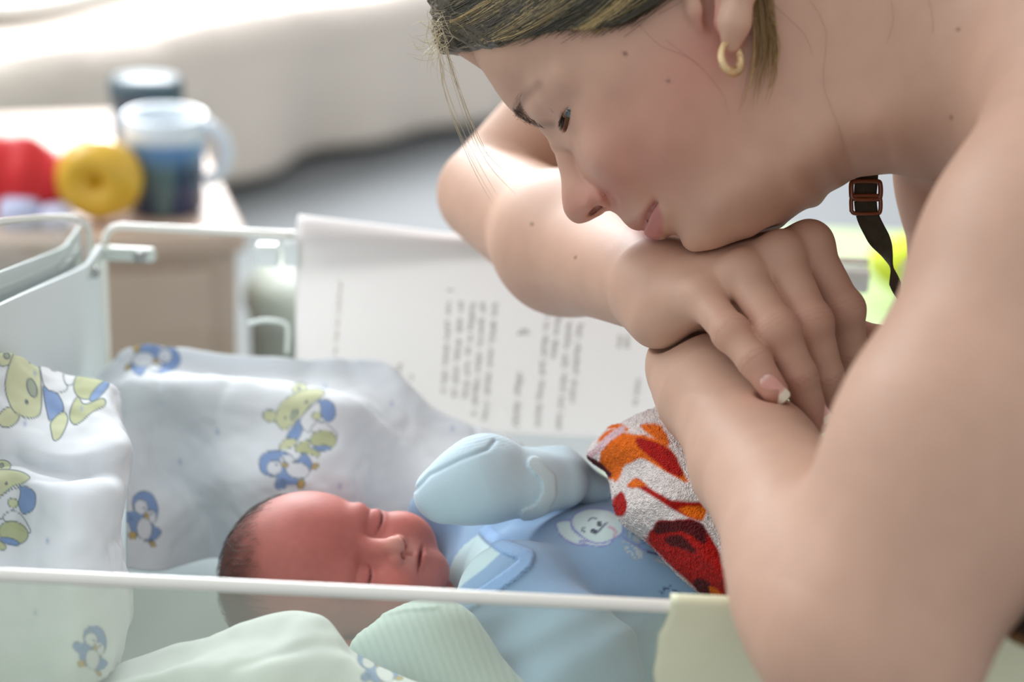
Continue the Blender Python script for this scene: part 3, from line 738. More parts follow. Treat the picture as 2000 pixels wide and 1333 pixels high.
for (y0, rr) in ((372, .0013), (400, .0011)):
    pc = P(1691, y0, 1.002); ring = [pc+RGT*a*.0074+UPV*b*.0046 for a, b in [(-1, -.7), (-1, .7), (-.7, 1), (.7, 1), (1, .7), (1, -.7), (.7, -1), (-.7, -1)]]
    Vr, qr, _ = tube(catmull(np.array(ring+ring[:1]), 4)[:-1], rr, 8, True); link('buckle', np_mesh('buckle', Vr, qr), M_AMBER, strap)
def f_top(p):
    d = chain(p, [P(2305, 1000, .79), P(2302, 1190, .77)], [7*cm, 7*cm], .02)
    pl = dotv(p, P(1990, 1264, .77), -UPV+.10*RGT); pu = dotv(p, P(1990, 1080, .77), UPV+.2*RGT)
    d = smax(smax(d, pl, .01), pu, .004)
    t = chain(p, [P(2160, 610, 1.028), P(2382, 905, 1.0), P(2440, 1280, .95)], [9.1*cm, 11.5*cm, 9.5*cm], .03)   # bodice round the trunk
    ax = P(2382, 905, 1.0)-P(2130, 560, 1.03); ax /= np.linalg.norm(ax)
    t = np.maximum(t, -dotv(p, P(2235, 690, 1.02), ax)); t = np.maximum(t, -sph(p, P(2130, 560, 1.03), .05))
    return np.minimum(d, t)
V, Q = surface_nets(f_top, (.19, .55, .62), (.56, 1.15, 1.12), .003)
up_ = dotv(V, P(1990, 1264, .77), UPV); st = (up_*100) % 2.2
tc_ = np.where((st < .7)[:, None], lin((128, 92, 44)), np.where((st < 1.3)[:, None], lin((44, 22, 18)), lin((24, 22, 20))))
tp = link('top', np_mesh('top', V, Q, tc_), principled('striped_knit', attr=True, rough=.85, bump=(600, .0005, 'noise')), woman); tp['label'] = 'dark top with brown and gold stripes'
# ================================================================== the newborn
_ph, _ti, _th = math.radians(42), math.radians(13), math.radians(5)
_ia = math.cos(_ti)*RGT-math.sin(_ti)*UPV; _ip = -math.sin(_ti)*RGT-math.cos(_ti)*UPV      # along / across the face in the picture
BA = math.cos(_th)*_ia+math.sin(_th)*FWD                                                    # crown -> chin
_n0 = math.cos(_th)*(-FWD)+math.sin(_th)*_ia                                                # perpendicular, towards the viewer
BN = math.cos(_ph)*_n0-math.sin(_ph)*_ip                                                    # out of the face
BS = math.cos(_ph)*_ip+math.sin(_ph)*_n0                                                    # towards the near ear
BO = P(724, 1068, 1.052)
def B(a, n, s): return BO+(BA*a+BN*n+BS*s)*cm
def f_baby(p):
    a = dotv(p, BO, BA)*100; n = dotv(p, BO, BN)*100; s = dotv(p, BO, BS)*100; sa = np.abs(s)
    q = np.asfortranarray(np.stack([a, n, sa], 1)); E3 = np.eye(3)
    v = np.array
    d = ell(q, v([-3.2, -4.4, 0]), E3, (4.55, 5.25, 4.5))
    d = smin(d, ell(q, v([-2.5, -2.7, 0]), E3, (3.3, 2.8, 3.7)), 1.2)
    d = smin(d, ell(q, v([1.2, -2.7, 0]), E3, (3.3, 2.7, 3.5)), 1.0)
    d = smin(d, ell(q, v([1.7, -1.35, 1.95]), E3, (1.75, 1.5, 1.45)), .9)          # cheek
    d = smin(d, ell(q, v([3.65, -1.3, 0]), E3, (.95, 1.0, 1.25)), .7)              # chin
    d = smin(d, rcone(q, v([2.25, -.95, 0]), v([2.9, -.95, 0]), 1.05, .9), .7)     # mouth mound
    d = smin(d, ell(q, v([-.95, -.55, 1.7]), E3, (.6, .62, 1.3)), .7)              # brow
    d = smax(d, -ell(q, v([.1, .25, 1.05]), E3, (.6, .45, .5)), .5)                # hollow beside the nose bridge
    d = smin(d, ell(q, v([.05, -.72, 1.95]), E3, (.72, .68, 1.0)), .35)            # closed lids
    # eye slit and crease
    for c0, r0, dep in ((v([.32, -.2, 1.95]), 1.0, .12), (v([-.45, -.1, 1.9]), 1.05, .045)):
        t = np.clip((sa-c0[2])/r0, -1, 1); ca = c0[0]-.22*t*t if c0[0] > 0 else c0[0]+.18*t*t
        g = np.exp(-((a-ca)/.075)**2)*np.clip(1.15-np.abs(sa-c0[2])/r0, 0, 1)*(n > -1.6); d = d+dep*np.clip(g*1.5, 0, 1)
    d = smin(d, rcone(q, v([-.35, -.55, 0]), v([1.1, .38, 0]), .48, .48), .55)      # nose bridge
    d = smin(d, sph(q, v([1.25, .46, 0]), .54), .25)
    d = smin(d, sph(q, v([1.45, .08, .6]), .42), .22)                             # nose wing
    d = smax(d, -ell(q, v([1.74, .25, .35]), E3, (.2, .3, .2)), .1)                # nostril
    d = smax(d, -rcone(q, v([1.95, .05, 0]), v([2.3, .12, 0]), .1, .1), .2)         # philtrum
    lip = smin(rcone(q, v([2.56, -.02, 0]), v([2.68, -.22, 1.0]), .26, .14), rcone(q, v([2.96, -.08, 0]), v([2.76, -.28, 1.0]), .3, .14), .08)
    d = smin(d, lip, .14)
    ml = 2.73+.05*np.clip(sa, 0, 1.2)**2
    d = d+.19*np.exp(-((a-ml)/.10)**2)*np.clip(1.25-sa/1.05, 0, 1)*(n > -1.2)      # mouth line
    d = smin(d, ell(q, v([.4, -4.2, 4.1]), E3, (1.3, .9, .5)), .3)                 # ear
    d = smin(d, rcone(q, v([2.2, -4.4, 0]), v([6.0, -5.6, 0]), 2.2, 2.2), .8)      # neck
    return d/100
V, Q = surface_nets(f_baby, B(-3, -4, 0)-.105, B(-3, -4, 0)+.115, .0011)
a = dotv(V, BO, BA)*100; n = dotv(V, BO, BN)*100; s = dotv(V, BO, BS)*100; sa = np.abs(s)
col = np.tile(lin((190, 116, 106)), (len(V), 1))
def gb(a0, n0, s0, w_): return np.exp(-((a-a0)**2+(n-n0)**2+(sa-s0)**2)/(2*w_*w_))
col = blend(col, .5*gb(-2, -.3, .8, 1.6), lin((174, 88, 82)))
col = blend(col, .45*gb(2.0, 0, 2.4, 1.0), lin((206, 108, 96)))
col = blend(col, .35*gb(0, .2, 1.9, .8), lin((176, 96, 92)))
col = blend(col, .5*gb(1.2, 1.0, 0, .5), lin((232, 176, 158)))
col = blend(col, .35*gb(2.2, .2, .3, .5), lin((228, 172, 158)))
ml = 2.73+.05*np.clip(sa, 0, 1.2)**2
col = blend(col, np.exp(-((a-2.75)/.3)**4)*np.clip(1.4-sa/.85, 0, 1)*(n > -1)*.6, lin((164, 84, 82)))
col = blend(col, np.exp(-((a-ml)/.075)**2)*np.clip(1.4-sa/.85, 0, 1)*(n > -1)*.8, lin((92, 36, 40)))
t_ = np.clip((sa-1.95)/1.0, -1, 1)
col = blend(col, np.exp(-((a-(.32-.22*t_*t_))/.06)**2)*np.clip(1.2-np.abs(sa-1.95)/.95, 0, 1)*(n > -1.6)*.95, lin((80, 38, 38)))
hairm = sstep(-a-.9*n-1.0*(vnoise(V, 90, 8)*.5), 5.4, 9.2)
col = blend(col, hairm*.72, lin((84, 56, 46)))
col *= (1+.05*vnoise(V, 120, 2)+.05*vnoise(V, 300, 6))[:, None]
M_BABY = principled('newborn_skin', attr=True, rough=.55, spec=.25, sss=.22, sss_scale=.004, sss_r=(1, .3, .2), bump=(700, .0002, 'noise', .4))
baby = empty('person', B(-4, -10, 0)); tag(baby, 'newborn baby asleep on its back in a blue shirt and pale mittens', 'person')
link('body', np_mesh('body', V, Q, col), M_BABY, baby)
# fine dark hair on the scalp
cand = np.flatnonzero((hairm > .08) & (s > -4.6)); sel = RNG.choice(cand, 3200); sel = sel[RNG.random(len(sel)) < hairm[sel]*1.6]
p0 = V[sel]; fa = lambda q: f_baby(np.asfortranarray(q)); e_ = .0005
g0 = np.stack([fa(p0+np.eye(3)[k]*e_)-fa(p0) for k in range(3)], 1); g0 /= np.linalg.norm(g0, axis=1)[:, None]; ns = len(sel)
dr = -BA*.8-BN*.5+UPV*.25*RNG.normal(size=(ns, 1))+BS*RNG.normal(0, .35, (ns, 1)); dr -= g0*(dr*g0).sum(1)[:, None]; dr /= np.linalg.norm(dr, axis=1)[:, None]
L = (.006+.007*RNG.random(ns))[:, None, None]; k = np.linspace(0, 1, 5)[None, :, None]
paths = p0[:, None]+dr[:, None]*L*k+g0[:, None]*(.0002+L*.22*k*(1-.75*k)); cols = lin((74, 52, 44))*(.7+.8*RNG.random((ns, 1))); rads = np.full(ns, .00007)
link('hair', strands_mesh('hair', np.array(paths), np.array(rads), np.array(cols)), M_HAIR, baby)
# ---- clothes: one shaped shirt (body, sleeve, collar in relief), mittens
T0, T1, T2 = P(1060, 1185, 1.08), P(1180, 1180, 1.07), P(1480, 1215, 1.06)
COLLAR = [(925, 1010), (942, 1030), (958, 1048), (985, 1068), (1016, 1080), (1031, 1086), (1026, 1100), (1000, 1122), (960, 1150), (915, 1180), (880, 1205)]
COLLAR_IN = [(890, 1030), (925, 1036), (945, 1058), (975, 1082), (945, 1110), (905, 1140), (880, 1165), (850, 1120)]
def f_shirt(p):
    d = chain(p, [T0, T1, T2], [4.1*cm, 4.75*cm, 4.9*cm], .03)
    d = smin(d, chain(p, [P(1010, 1175, 1.02), P(1130, 1300, .985), P(1080, 1390, .965)], [3.2*cm, 2.7*cm, 2.4*cm], .02), .02)   # near sleeve
    d = smin(d, chain(p, [P(990, 1080, 1.11), P(915, 1045, 1.13), P(840, 1000, 1.125)], [2.3*cm, 1.6*cm, 1.3*cm], .02), .015)     # far shoulder
    d = smin(d, chain(p, [P(945, 1125, 1.10), P(1000, 1140, 1.09)], [2.2*cm, 3.0*cm], .02), .015)                                     # undershirt at the neck
    d = smin(d, chain(p, [P(1000, 1065, 1.108), P(1090, 1015, 1.11), P(1175, 985, 1.105)], [2.0*cm, 2.0*cm, 1.6*cm], .02), .012)   # far sleeve under the mitten
    px, py, dd = pix(p)
    band = line_sd(px, py, COLLAR[:8]+COLLAR[8:])
    m = sstep(-band, -15, -11)*(dd < 1.09)
    fold = .0012*np.sin((px*.8+py*.6)*.045+2*np.sin(py*.02))*sstep(py, 1150, 1230)
    return d-.0016*m-fold-.0006*vnoise(p, 70, 9)
V, Q = surface_nets(f_shirt, P(1150, 1180, 1.05)-np.array([.13, .13, .13]), P(1150, 1180, 1.05)+np.array([.16, .13, .12]), .0012)
px, py, dd = pix(V)
BLUE = lin((144, 174, 204)); MINT = lin((196, 220, 222))
col = np.tile(BLUE, (len(V), 1))
inn = poly_sd(px, py, COLLAR_IN); col = blend(col, sstep(-inn, -4, 2)*(dd < 1.09), MINT)
band = line_sd(px, py, COLLAR); col = blend(col, sstep(-band, -15, -12)*(dd < 1.09), lin((150, 184, 222)))
col = blend(col, np.exp(-((band-9)/1.3)**2)*.35*((px+py) % 8 < 5)*(dd < 1.09), lin((104, 138, 186)))
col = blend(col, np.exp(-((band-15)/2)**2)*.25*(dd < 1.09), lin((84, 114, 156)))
# embroidered puppy: pale felt patch, lilac stitching
def em(x, y): return 1050+x/5.128, 980+y/5.128
def emp(l): return [em(x, y) for x, y in l]
LIL = lin((132, 132, 196)); PATCH = lin((206, 226, 226))
ok = (dd < 1.08)
ear_ = poly_sd(px, py, smooth_poly(emp([(190, 210), (320, 190), (350, 260), (440, 350), (560, 370), (500, 430), (380, 430), (260, 370), (200, 290)])))
ear2 = poly_sd(px, py, smooth_poly(emp([(420, 400), (520, 400), (640, 420), (720, 370), (760, 340), (730, 420), (640, 450), (520, 440)])))
fac = poly_sd(px, py, smooth_poly(emp([(350, 160), (420, 100), (540, 70), (700, 85), (790, 130), (850, 220), (850, 310), (770, 370), (640, 420), (520, 400), (420, 330), (350, 260)])))
for sd_ in (ear_, ear2, fac):
    col = blend(col, sstep(-sd_, -1, 1.5)*ok, PATCH); col = blend(col, np.exp(-(sd_/2.2)**2)*.8*ok, LIL)
INK = lin((66, 72, 110))
for ln_, w_, c_ in ((emp([(515, 190), (530, 170), (570, 165), (595, 178)]), 1.6, INK), (emp([(470, 265), (445, 270), (450, 290), (475, 305)]), 1.6, INK), (emp([(690, 215), (650, 255), (620, 290), (575, 325)]), 2.2, INK),
                    (emp([(715, 255), (760, 275), (785, 305), (770, 345)]), 2.6, lin((206, 146, 166))), (emp([(850, 350), (920, 400), (1010, 450), (1100, 500), (1200, 530)]), 1.8, LIL), (emp([(1010, 440), (1090, 410)]), 1.4, LIL),
                    (emp([(1110, 505), (1190, 530)]), 2.6, INK)):
    col = blend(col, np.exp(-(line_sd(px, py, ln_)/w_)**2)*.9*ok, c_)
for (x, y, rx, ry, ro) in ((620, 225, 32, 26, 30), (560, 300, 36, 26, 15)):
    sd_ = ell_sd(px, py, *em(x, y), rx/5.128, ry/5.128, ro); col = blend(col, sstep(-sd_, -1, 1)*ok*.9, lin((58, 62, 84)))
for pl_ in ([(850, 390), (960, 430), (1060, 510), (1050, 570), (970, 580), (890, 520)], [(880, 260), (960, 260), (1040, 360), (1020, 420), (930, 380)], [(1170, 560), (1330, 620), (1290, 640), (1200, 600)]):
    sd_ = poly_sd(px, py, emp(pl_)); sp_ = (vnoise(V, 700, 4) > -.1)*1.0; col = blend(col, sstep(-sd_, -1, 1)*ok*.75*sp_, lin((206, 208, 206))); col = blend(col, np.exp(-(sd_/1.6)**2)*.4*ok, lin((150, 160, 170)))
for (x, y, a_) in ((1262, 880, 70), (1285, 870, 40), (1320, 860, 120), (1365, 890, 10), (1250, 935, 90), (1240, 910, 30), (1420, 910, 20), (1600, 920, 60), (1580, 940, 10), (1640, 930, 100)):
    ca, sa_ = math.cos(math.radians(a_))*16, math.sin(math.radians(a_))*16; col = blend(col, np.exp(-(line_sd(px, py, emp([(x-ca, y-sa_), (x+ca, y+sa_)]))/1.7)**2)*.85*ok, INK)
M_CLOTH = principled('baby_jersey', attr=True, rough=.9, spec=.15, sheen=.25, bump=(1100, .0003, 'noise', .5))
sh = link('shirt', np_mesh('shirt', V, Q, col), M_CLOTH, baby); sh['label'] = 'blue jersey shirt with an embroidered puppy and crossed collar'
def f_mit(p):      # far mitten with its folded cuff
    d = chain(p, Pl((858, 968, 1.045), (930, 942, 1.05), (1035, 945, 1.06)), [1.35*cm, 1.9*cm, 1.75*cm], .02)
    d = smin(d, sph(p, P(960, 905, 1.06), 1.3*cm), .014)
    d = smin(d, chain(p, Pl((1035, 945, 1.06), (1095, 940, 1.068)), [1.7*cm, 1.55*cm], .01), .006)
    d = smin(d, chain(p, Pl((990, 915, 1.075), (1090, 925, 1.078), (1160, 955, 1.085)), [1.3*cm, 1.3*cm, .95*cm], .01), .004)
    px, py, dd = pix(p)
    seam = line_sd(px, py, [(812, 958), (840, 928), (900, 898), (952, 878), (966, 862)])
    cuff = sstep(-line_sd(px, py, [(1044, 905), (1072, 935), (1074, 965), (1058, 995), (1030, 1008)]), -15, -12)
    rib = .00012*np.sin((px*.25+py)*1.0)*sstep(py, 900, 860)
    return d+.0011*np.exp(-(seam/4)**2)-.0013*cuff-rib-.0004*vnoise(p, 90, 3)
V, Q = surface_nets(f_mit, P(985, 940, 1.06)-.075, P(985, 940, 1.06)+.075, .0011)
px, py, dd = pix(V); col = np.tile(lin((194, 216, 226)), (len(V), 1))
cf = line_sd(px, py, [(1044, 905), (1072, 935), (1074, 965), (1058, 995), (1030, 1008)]); col = blend(col, sstep(-cf, -15, -12)*.6, lin((206, 222, 224)))
col = blend(col, np.exp(-((np.abs(cf-4))/1.5)**2)*.3*((px+py) % 7 < 4), lin((232, 238, 238)))
seam = line_sd(px, py, [(812, 958), (840, 928), (900, 898), (952, 878), (966, 862)]); col = blend(col, np.exp(-(seam/3)**2)*.35, lin((140, 168, 186)))
mt = link('mitten', np_mesh('mitten', V, Q, col), M_CLOTH, baby); mt['label'] = 'pale blue mitten raised beside the cheek'
def f_mit2(p):     # near mitten, ribbed
    d = chain(p, Pl((850, 1268, .965), (800, 1276, .97), (728, 1284, .972)), [1.9*cm, 1.75*cm, 1.2*cm], .02)
    d = smin(d, chain(p, Pl((860, 1272, .965), (960, 1410, .955)), [2.0*cm, 2.5*cm], .02), .02)
    px, py, dd = pix(p); sd_ = line_sd(px, py, [(676, 1228), (720, 1206), (790, 1190), (850, 1186)])
    return d-.00012*np.sin((px*.93-py*.34)*.42)-.0007*np.exp(-(sd_/5)**2)
V, Q = surface_nets(f_mit2, P(850, 1300, .965)-.075, P(850, 1300, .965)+.075, .0012)
px, py, dd = pix(V); col = np.tile(lin((198, 214, 212)), (len(V), 1)); col = blend(col, (.5+.5*np.sin((px*.93-py*.34)*.42))**3*.25, lin((150, 180, 176)))
mt = link('mitten', np_mesh('mitten', V, Q, col), M_CLOTH, baby); mt['label'] = 'ribbed pale green mitten by the front panel'
# ================================================================== the clear crib
YB, YF, XL = 1.238, 0.754, -0.285          # back and front panel planes, left end plane
XR = 0.256
ZB = 0.70                                 # floor of the tub
M_ACR = acrylic('clear_acrylic', (.965, .975, .965), .02, (.9, .93, .9), .28)
M_ACRF = acrylic('front_acrylic', (.92, .95, .89), .16, (.88, .90, .82), .5)
M_EDGE = principled('acrylic_edge', (.90, .88, .80), rough=.15, spec=.8, coat=.8)
crib = empty('crib', (.1, (YB+YF)/2, ZB)); tag(crib, 'clear acrylic hospital crib with flat panels joined by plastic brackets', 'crib')
def panel_mesh(name, outline, axis_u, axis_v, origin, normal, th, bevel=.0012):
    """flat sheet with the given outline (list of (u,v) in m) and thickness th"""
    bm = bmesh.new(); n = np.asarray(normal, float)
    vs = [bm.verts.new(Vector(np.asarray(origin)+np.asarray(axis_u)*u+np.asarray(axis_v)*v-n*th/2)) for u, v in outline]
    f = bm.faces.new(vs); r = bmesh.ops.extrude_face_region(bm, geom=[f])
    bmesh.ops.translate(bm, vec=Vector(n*th), verts=[v for v in r['geom'] if isinstance(v, bmesh.types.BMVert)])
    bmesh.ops.recalc_face_normals(bm, faces=bm.faces[:])
    me = bpy.data.meshes.new(name); bm.to_mesh(me); bm.free(); return me
def arc(cx, cz, r, a0, a1, n=8): return [(cx+r*math.cos(math.radians(a0+(a1-a0)*i/n)), cz+r*math.sin(math.radians(a0+(a1-a0)*i/n))) for i in range(n+1)]
X_, Y_, Z_ = np.array([1., 0, 0]), np.array([0, 1., 0]), np.array([0, 0, 1.])
rc = .012
back_o = [(XL+.008, ZB), (XR, ZB)]+arc(XR-rc, RIM-rc, rc, 0, 90)+arc(XL+.008+rc, RIM-rc, rc, 90, 180)
link('back_panel', panel_mesh('back_panel', back_o, X_, Z_, (0, YB, 0), Y_, .004), M_ACR, crib)
front_o = [(XL+.008, ZB), (XR, ZB)]+arc(XR-rc, RIM-rc, rc, 0, 90)+arc(XL+.008+rc, RIM-rc, rc, 90, 180)
link('front_panel', panel_mesh('front_panel', front_o, X_, Z_, (0, YF, 0), Y_, .004), M_ACRF, crib)
_ep = [on_plane(x, y, (XL, 0, 0), np.array([1.0, 0, 0])) for x, y in ((176, 455), (168, 436), (150, 426), (125, 424), (80, 425), (0, 433), (-60, 446))]
_ey = [YF, YF+.02, YF+.10]+[float(p[1]) for p in _ep[::-1]]; _ez = [RIM-.01, RIM+.01, RIM+.075]+[float(p[2]) for p in _ep[::-1]]
def end_top(y):       # arched top of the end panels
    return float(np.interp(y, _ey, _ez))
ys = np.linspace(YB-.010, YF+.010, 30)
def end_outline():
    o = [(YF+.006, ZB), (YB-.006, ZB)]; pts = [(y, end_top(y)) for y in ys]
    return o+[(YB-.006, pts[0][1]-.012), (YB-.0075, pts[0][1]-.004)]+pts+[(YF+.006, pts[-1][1]-.012)]
for x, nm in ((XL, 'left'), (XR, 'right')):
    link('end_panel', panel_mesh('end_panel', end_outline(), Y_, Z_, (x, 0, 0), X_, .004), M_ACR, crib)
# polished edges
def rim(pts, r, nm='rim_edge'): return link(nm, tube_mesh(nm, pts, r, 10), M_EDGE, crib)
bx = [(XL+.0085, RIM-.13)]+[(u, v) for u, v in reversed(arc(XL+.008+rc, RIM-rc, rc, 90, 180))]+[(x, RIM) for x in np.linspace(XL+.05, XR-.02, 30)]
rim([(u, YB, v) for u, v in bx[1:]], .0027)
rim([(u, YF, v-.001) for u, v in bx[1:]], .0031)
rim([(XL, YB-.006, ZB+.01), (XL, YB-.006, RIM-.03), (XL, YB-.0063, end_top(ys[0])-.012), (XL, YB-.0075, end_top(ys[0])-.004)]+[(XL, y, end_top(y)) for y in ys], .0022)
rim([(XL+.008, YB+.001, ZB+.01), (XL+.008, YB+.001, RIM-.02)], .0016)
link('tub_floor', box_mesh('tub_floor', (XL, YF, ZB-.006), (XR, YB, ZB), .002), M_ACR, crib)
# corner bracket and clips
M_BRK = principled('bracket_plastic', lin((206, 214, 206)), rough=.25, spec=.6, coat=.5)
M_SCREW = principled('screw_metal', (.45, .46, .45), rough=.3, metal=1)
M_CLIP = principled('clip_plastic', lin((236, 242, 240)), rough=.2, spec=.6, coat=.4)
b0 = on_y(186, 480, YB-.006); b1 = on_y(305, 512, YB-.006)
br = link('bracket', box_mesh('bracket', (b0[0], YB-.010, b1[2]), (b1[0], YB-.002, b0[2]), .003), M_BRK, crib)
br2 = link('bracket', box_mesh('bracket', (XL+.002, YB-.058, b1[2]+.002), (XL+.010, YB-.006, b0[2]), .003), M_BRK, crib)
def screw(c, ax, parent):
    a = np.asarray(ax, float); t = np.linspace(0, 1, 2)[:, None]; V, q, tr = tube(np.asarray(c)+a*t*.003, .0038, 14); V2, q2, t2 = tube(np.asarray(c)+a*(.003+t*.0016), [.003, .0014], 14)
    return link('screw', np_mesh('screw', np.concatenate([V, V2]), [np.concatenate([q, q2+len(V)]), np.concatenate([tr, t2+len(V)])]), M_SCREW, parent)
screw(on_y(274, 500, YB-.010), (0, -1, 0), br); screw((XL+.010, YB-.045, (b0[2]+b1[2])/2), (1, 0, 0), br2)
for (x0, y0, x1, y1, nm) in ((500, 472, 548, 514, 'clip'), (556, 464, 588, 514, 'clip'), (1628, 518, 1692, 566, 'clip')):
    a_, b_ = on_y(x0, y0, YB), on_y(x1, y1, YB); link(nm, box_mesh(nm, (a_[0], YB-.010, b_[2]), (b_[0], YB+.004, a_[2]+.0), .0025), M_CLIP, crib)
hk = [on_y(x, y, YB+.008) for x, y in ((486, 632), (520, 626), (556, 632), (562, 650), (560, 690))]; link('hook', tube_mesh('hook', catmull(np.array(hk), 6), .0016, 8), M_CLIP, crib)
# white card in the left end
M_CARD = principled('white_card', lin((226, 234, 236)), rough=.6)
yy = np.linspace(YB-.012, YF+.03, 24)
_cp = [on_plane(x, y, (XL+.0075, 0, 0), np.array([1.0, 0, 0])) for x, y in ((167, 519), (110, 545), (55, 569), (0, 594), (-80, 640))]
def card_top(y): return float(np.interp(y, [YF]+[p[1] for p in _cp[::-1]], [_cp[-1][2]-.02]+[p[2] for p in _cp[::-1]]))
card_o = [(yy[-1], ZB+.02), (yy[0], ZB+.02)]+[(y, card_top(y)) for y in yy]
cardo = link('card', panel_mesh('card', card_o, Y_, Z_, (XL+.0075, 0, 0), X_, .003), M_CARD); tag(cardo, 'blank white card standing against the left end panel of the crib', 'card')
cardb = link('card', panel_mesh('card', [(u, v+.012 if v > .8 else v) for u, v in card_o], Y_, Z_, (XL-.006, 0, 0), X_, .002), M_CARD); tag(cardb, 'taller white card behind the left end panel, its top edge just showing', 'card')
# ---- printed sheet of paper on the back panel, with a flap folded over the rim
M_PAPER = principled('paper', lin((250, 247, 246)), rough=.7, bump=(120, .0004, 'noise', .3), trans=.45)
M_INK = principled('print', lin((168, 162, 152)), rough=.8)
M_INKR = principled('print_brown', lin((196, 182, 160)), rough=.8)
yp = YB-.0035; tl = on_y(578, 480, yp); tr_ = on_y(1330, 500, yp); bl = on_y(572, 846, yp)
zt, zb_ = RIM+.001, on_y(1000, 848, yp)[2]; x0, x1 = tl[0], on_y(1330, 640, yp)[0]
def lift(u, v): return .0035*max(0, 1-abs(u-.0)*6)*0
rows = []
for k, (dy, z) in enumerate([(.030, RIM-.012), (.026, RIM-.002), (.014, RIM+.0085), (.002, RIM+.008), (-.0052, RIM+.001), (-.0055, RIM-.02), (-.005, RIM-.07), (-.004, RIM-.11), (-.004, zb_)]):
    row = []
    for i, u in enumerate(np.linspace(0, 1, 9)):
        lf = max(0, 1-u*2.2) if k < 4 else 0
        row.append((x0+(x1-x0)*u, YB+dy*(.35+.65*lf) if k < 4 else YB+dy, (z-RIM)*(.25+.75*lf)+RIM+.001 if k < 4 else z))
    rows.append(row)
G = loft(np.array(rows), 6, 5)
pp = link('paper', np_mesh('paper', G.reshape(-1, 3), grid_faces(*G.shape[:2])), M_PAPER); tag(pp, 'white sheet of printed paper hung over the back rim of the crib', 'paper')
so = pp.modifiers.new('thick', 'SOLIDIFY'); so.thickness = .0004
def columns(spec, mat, nm):
    V = []; Fq = []
    for (xa, ya), (xb, yb), wd in spec:
        L = math.hypot(xb-xa, yb-ya); t = 0; word = 0
        while t < L:
            if word <= 0: t += 7+4*random.random(); word = random.randint(3, 11); continue
            g = 3.2+2*random.random(); w2 = wd*(.55+.45*random.random()); off = (random.random()-.5)*wd*.3
            cx = xa+(xb-xa)*t/L; cy = ya+(yb-ya)*t/L; st_ = 2+1.2*random.random()
            for (ox, ow, hh) in ((off, w2, st_), (off+random.choice((-1, 1))*w2*.4, w2*.22, g)):
                q = [on_y(cx+ox+sx*ow/2, cy+sy*hh/2, yp-.0024) for sx, sy in ((-1, -1), (1, -1), (1, 1), (-1, 1))]
                b = len(V); V += q; Fq.append((b, b+1, b+2, b+3))
            t += g+1.4; word -= 1
    return link(nm, np_mesh(nm, np.array(V), np.array(Fq), smooth=False), mat, pp)
cp = lambda x, y: (560+x/2.703, 420+y/2.703)
tx_ = columns([(cp(860, 440), cp(828, 940), 10), (cp(922, 440), cp(886, 970), 10), (cp(985, 445), cp(940, 965), 10), (cp(1040, 445), cp(988, 1060), 10), (cp(1102, 450), cp(1045, 1080), 10),
         (cp(1230, 820), cp(1208, 1120), 12), (cp(1380, 480), cp(1322, 1120), 11), (cp(1440, 500), cp(1405, 770), 10), (cp(1495, 540), cp(1435, 1130), 10), (cp(1552, 560), cp(1505, 1000), 10),
         (cp(1762, 620), cp(1752, 700), 9), (cp(1806, 620), cp(1796, 700), 9), (cp(1862, 850), cp(1840, 1010), 8), (cp(600, 770), cp(592, 830), 8), (cp(662, 820), cp(658, 880), 8),
         (cp(860, 375), cp(858, 400), 18), (cp(930, 380), cp(928, 405), 22), (cp(1040, 390), cp(1038, 412), 16), (cp(1100, 395), cp(1098, 415), 14), (cp(1250, 590), cp(1248, 640), 24)], M_INK, 'printed_text'); tx_['kind'] = 'stuff'
tx_ = columns([(cp(288, 330), cp(255, 735), 7)], M_INKR, 'printed_text'); tx_['kind'] = 'stuff'
# ---- yellowish note hanging over the front rim
M_NOTE = principled('note_paper', lin((228, 228, 196)), rough=.7, bump=(60, .0012, 'noise', .5))
yn = YF-.0036
edge = [(1312, 1166), (1308, 1192), (1296, 1222), (1286, 1240), (1282, 1275), (1276, 1310), (1280, 1350), (1272, 1420)]
rows = []
for (x, y) in edge:
    e0 = on_y(x, y, yn); rows.append([(e0[0]+(XR-.02-e0[0])*u, yn-.0010*math.sin(u*9+y*.02)-.0012*(y > 1180), e0[2]-.0) for u in np.linspace(0, 1, 12)])
r0 = [(p[0], YF+.003, RIM+.0032) for p in rows[0]]; r1 = [(p[0], YF-.0028, RIM+.0035) for p in rows[0]]; rb = [(p[0], YF+.006, RIM-.006) for p in rows[0]]
G = loft(np.array([rb, r0, r1]+rows[1:]), 5, 4)
nt_ = link('note', np_mesh('note', G.reshape(-1, 3), grid_faces(*G.shape[:2])), M_NOTE); tag(nt_, 'plain pale yellow sheet of paper hung over the front panel under her elbow', 'paper')
so = nt_.modifiers.new('thick', 'SOLIDIFY'); so.thickness = .0005
# ---- mattress
mt_ = link('mattress', box_mesh('mattress', (XL+.014, YF+.012, ZB+.001), (XR-.012, YB-.012, .742), .010, 4), principled('mattress_cover', lin((222, 230, 232)), rough=.9, bump=(300, .0005, 'noise'))); tag(mt_, 'thin mattress with a pale cover on the floor of the crib', 'mattress')
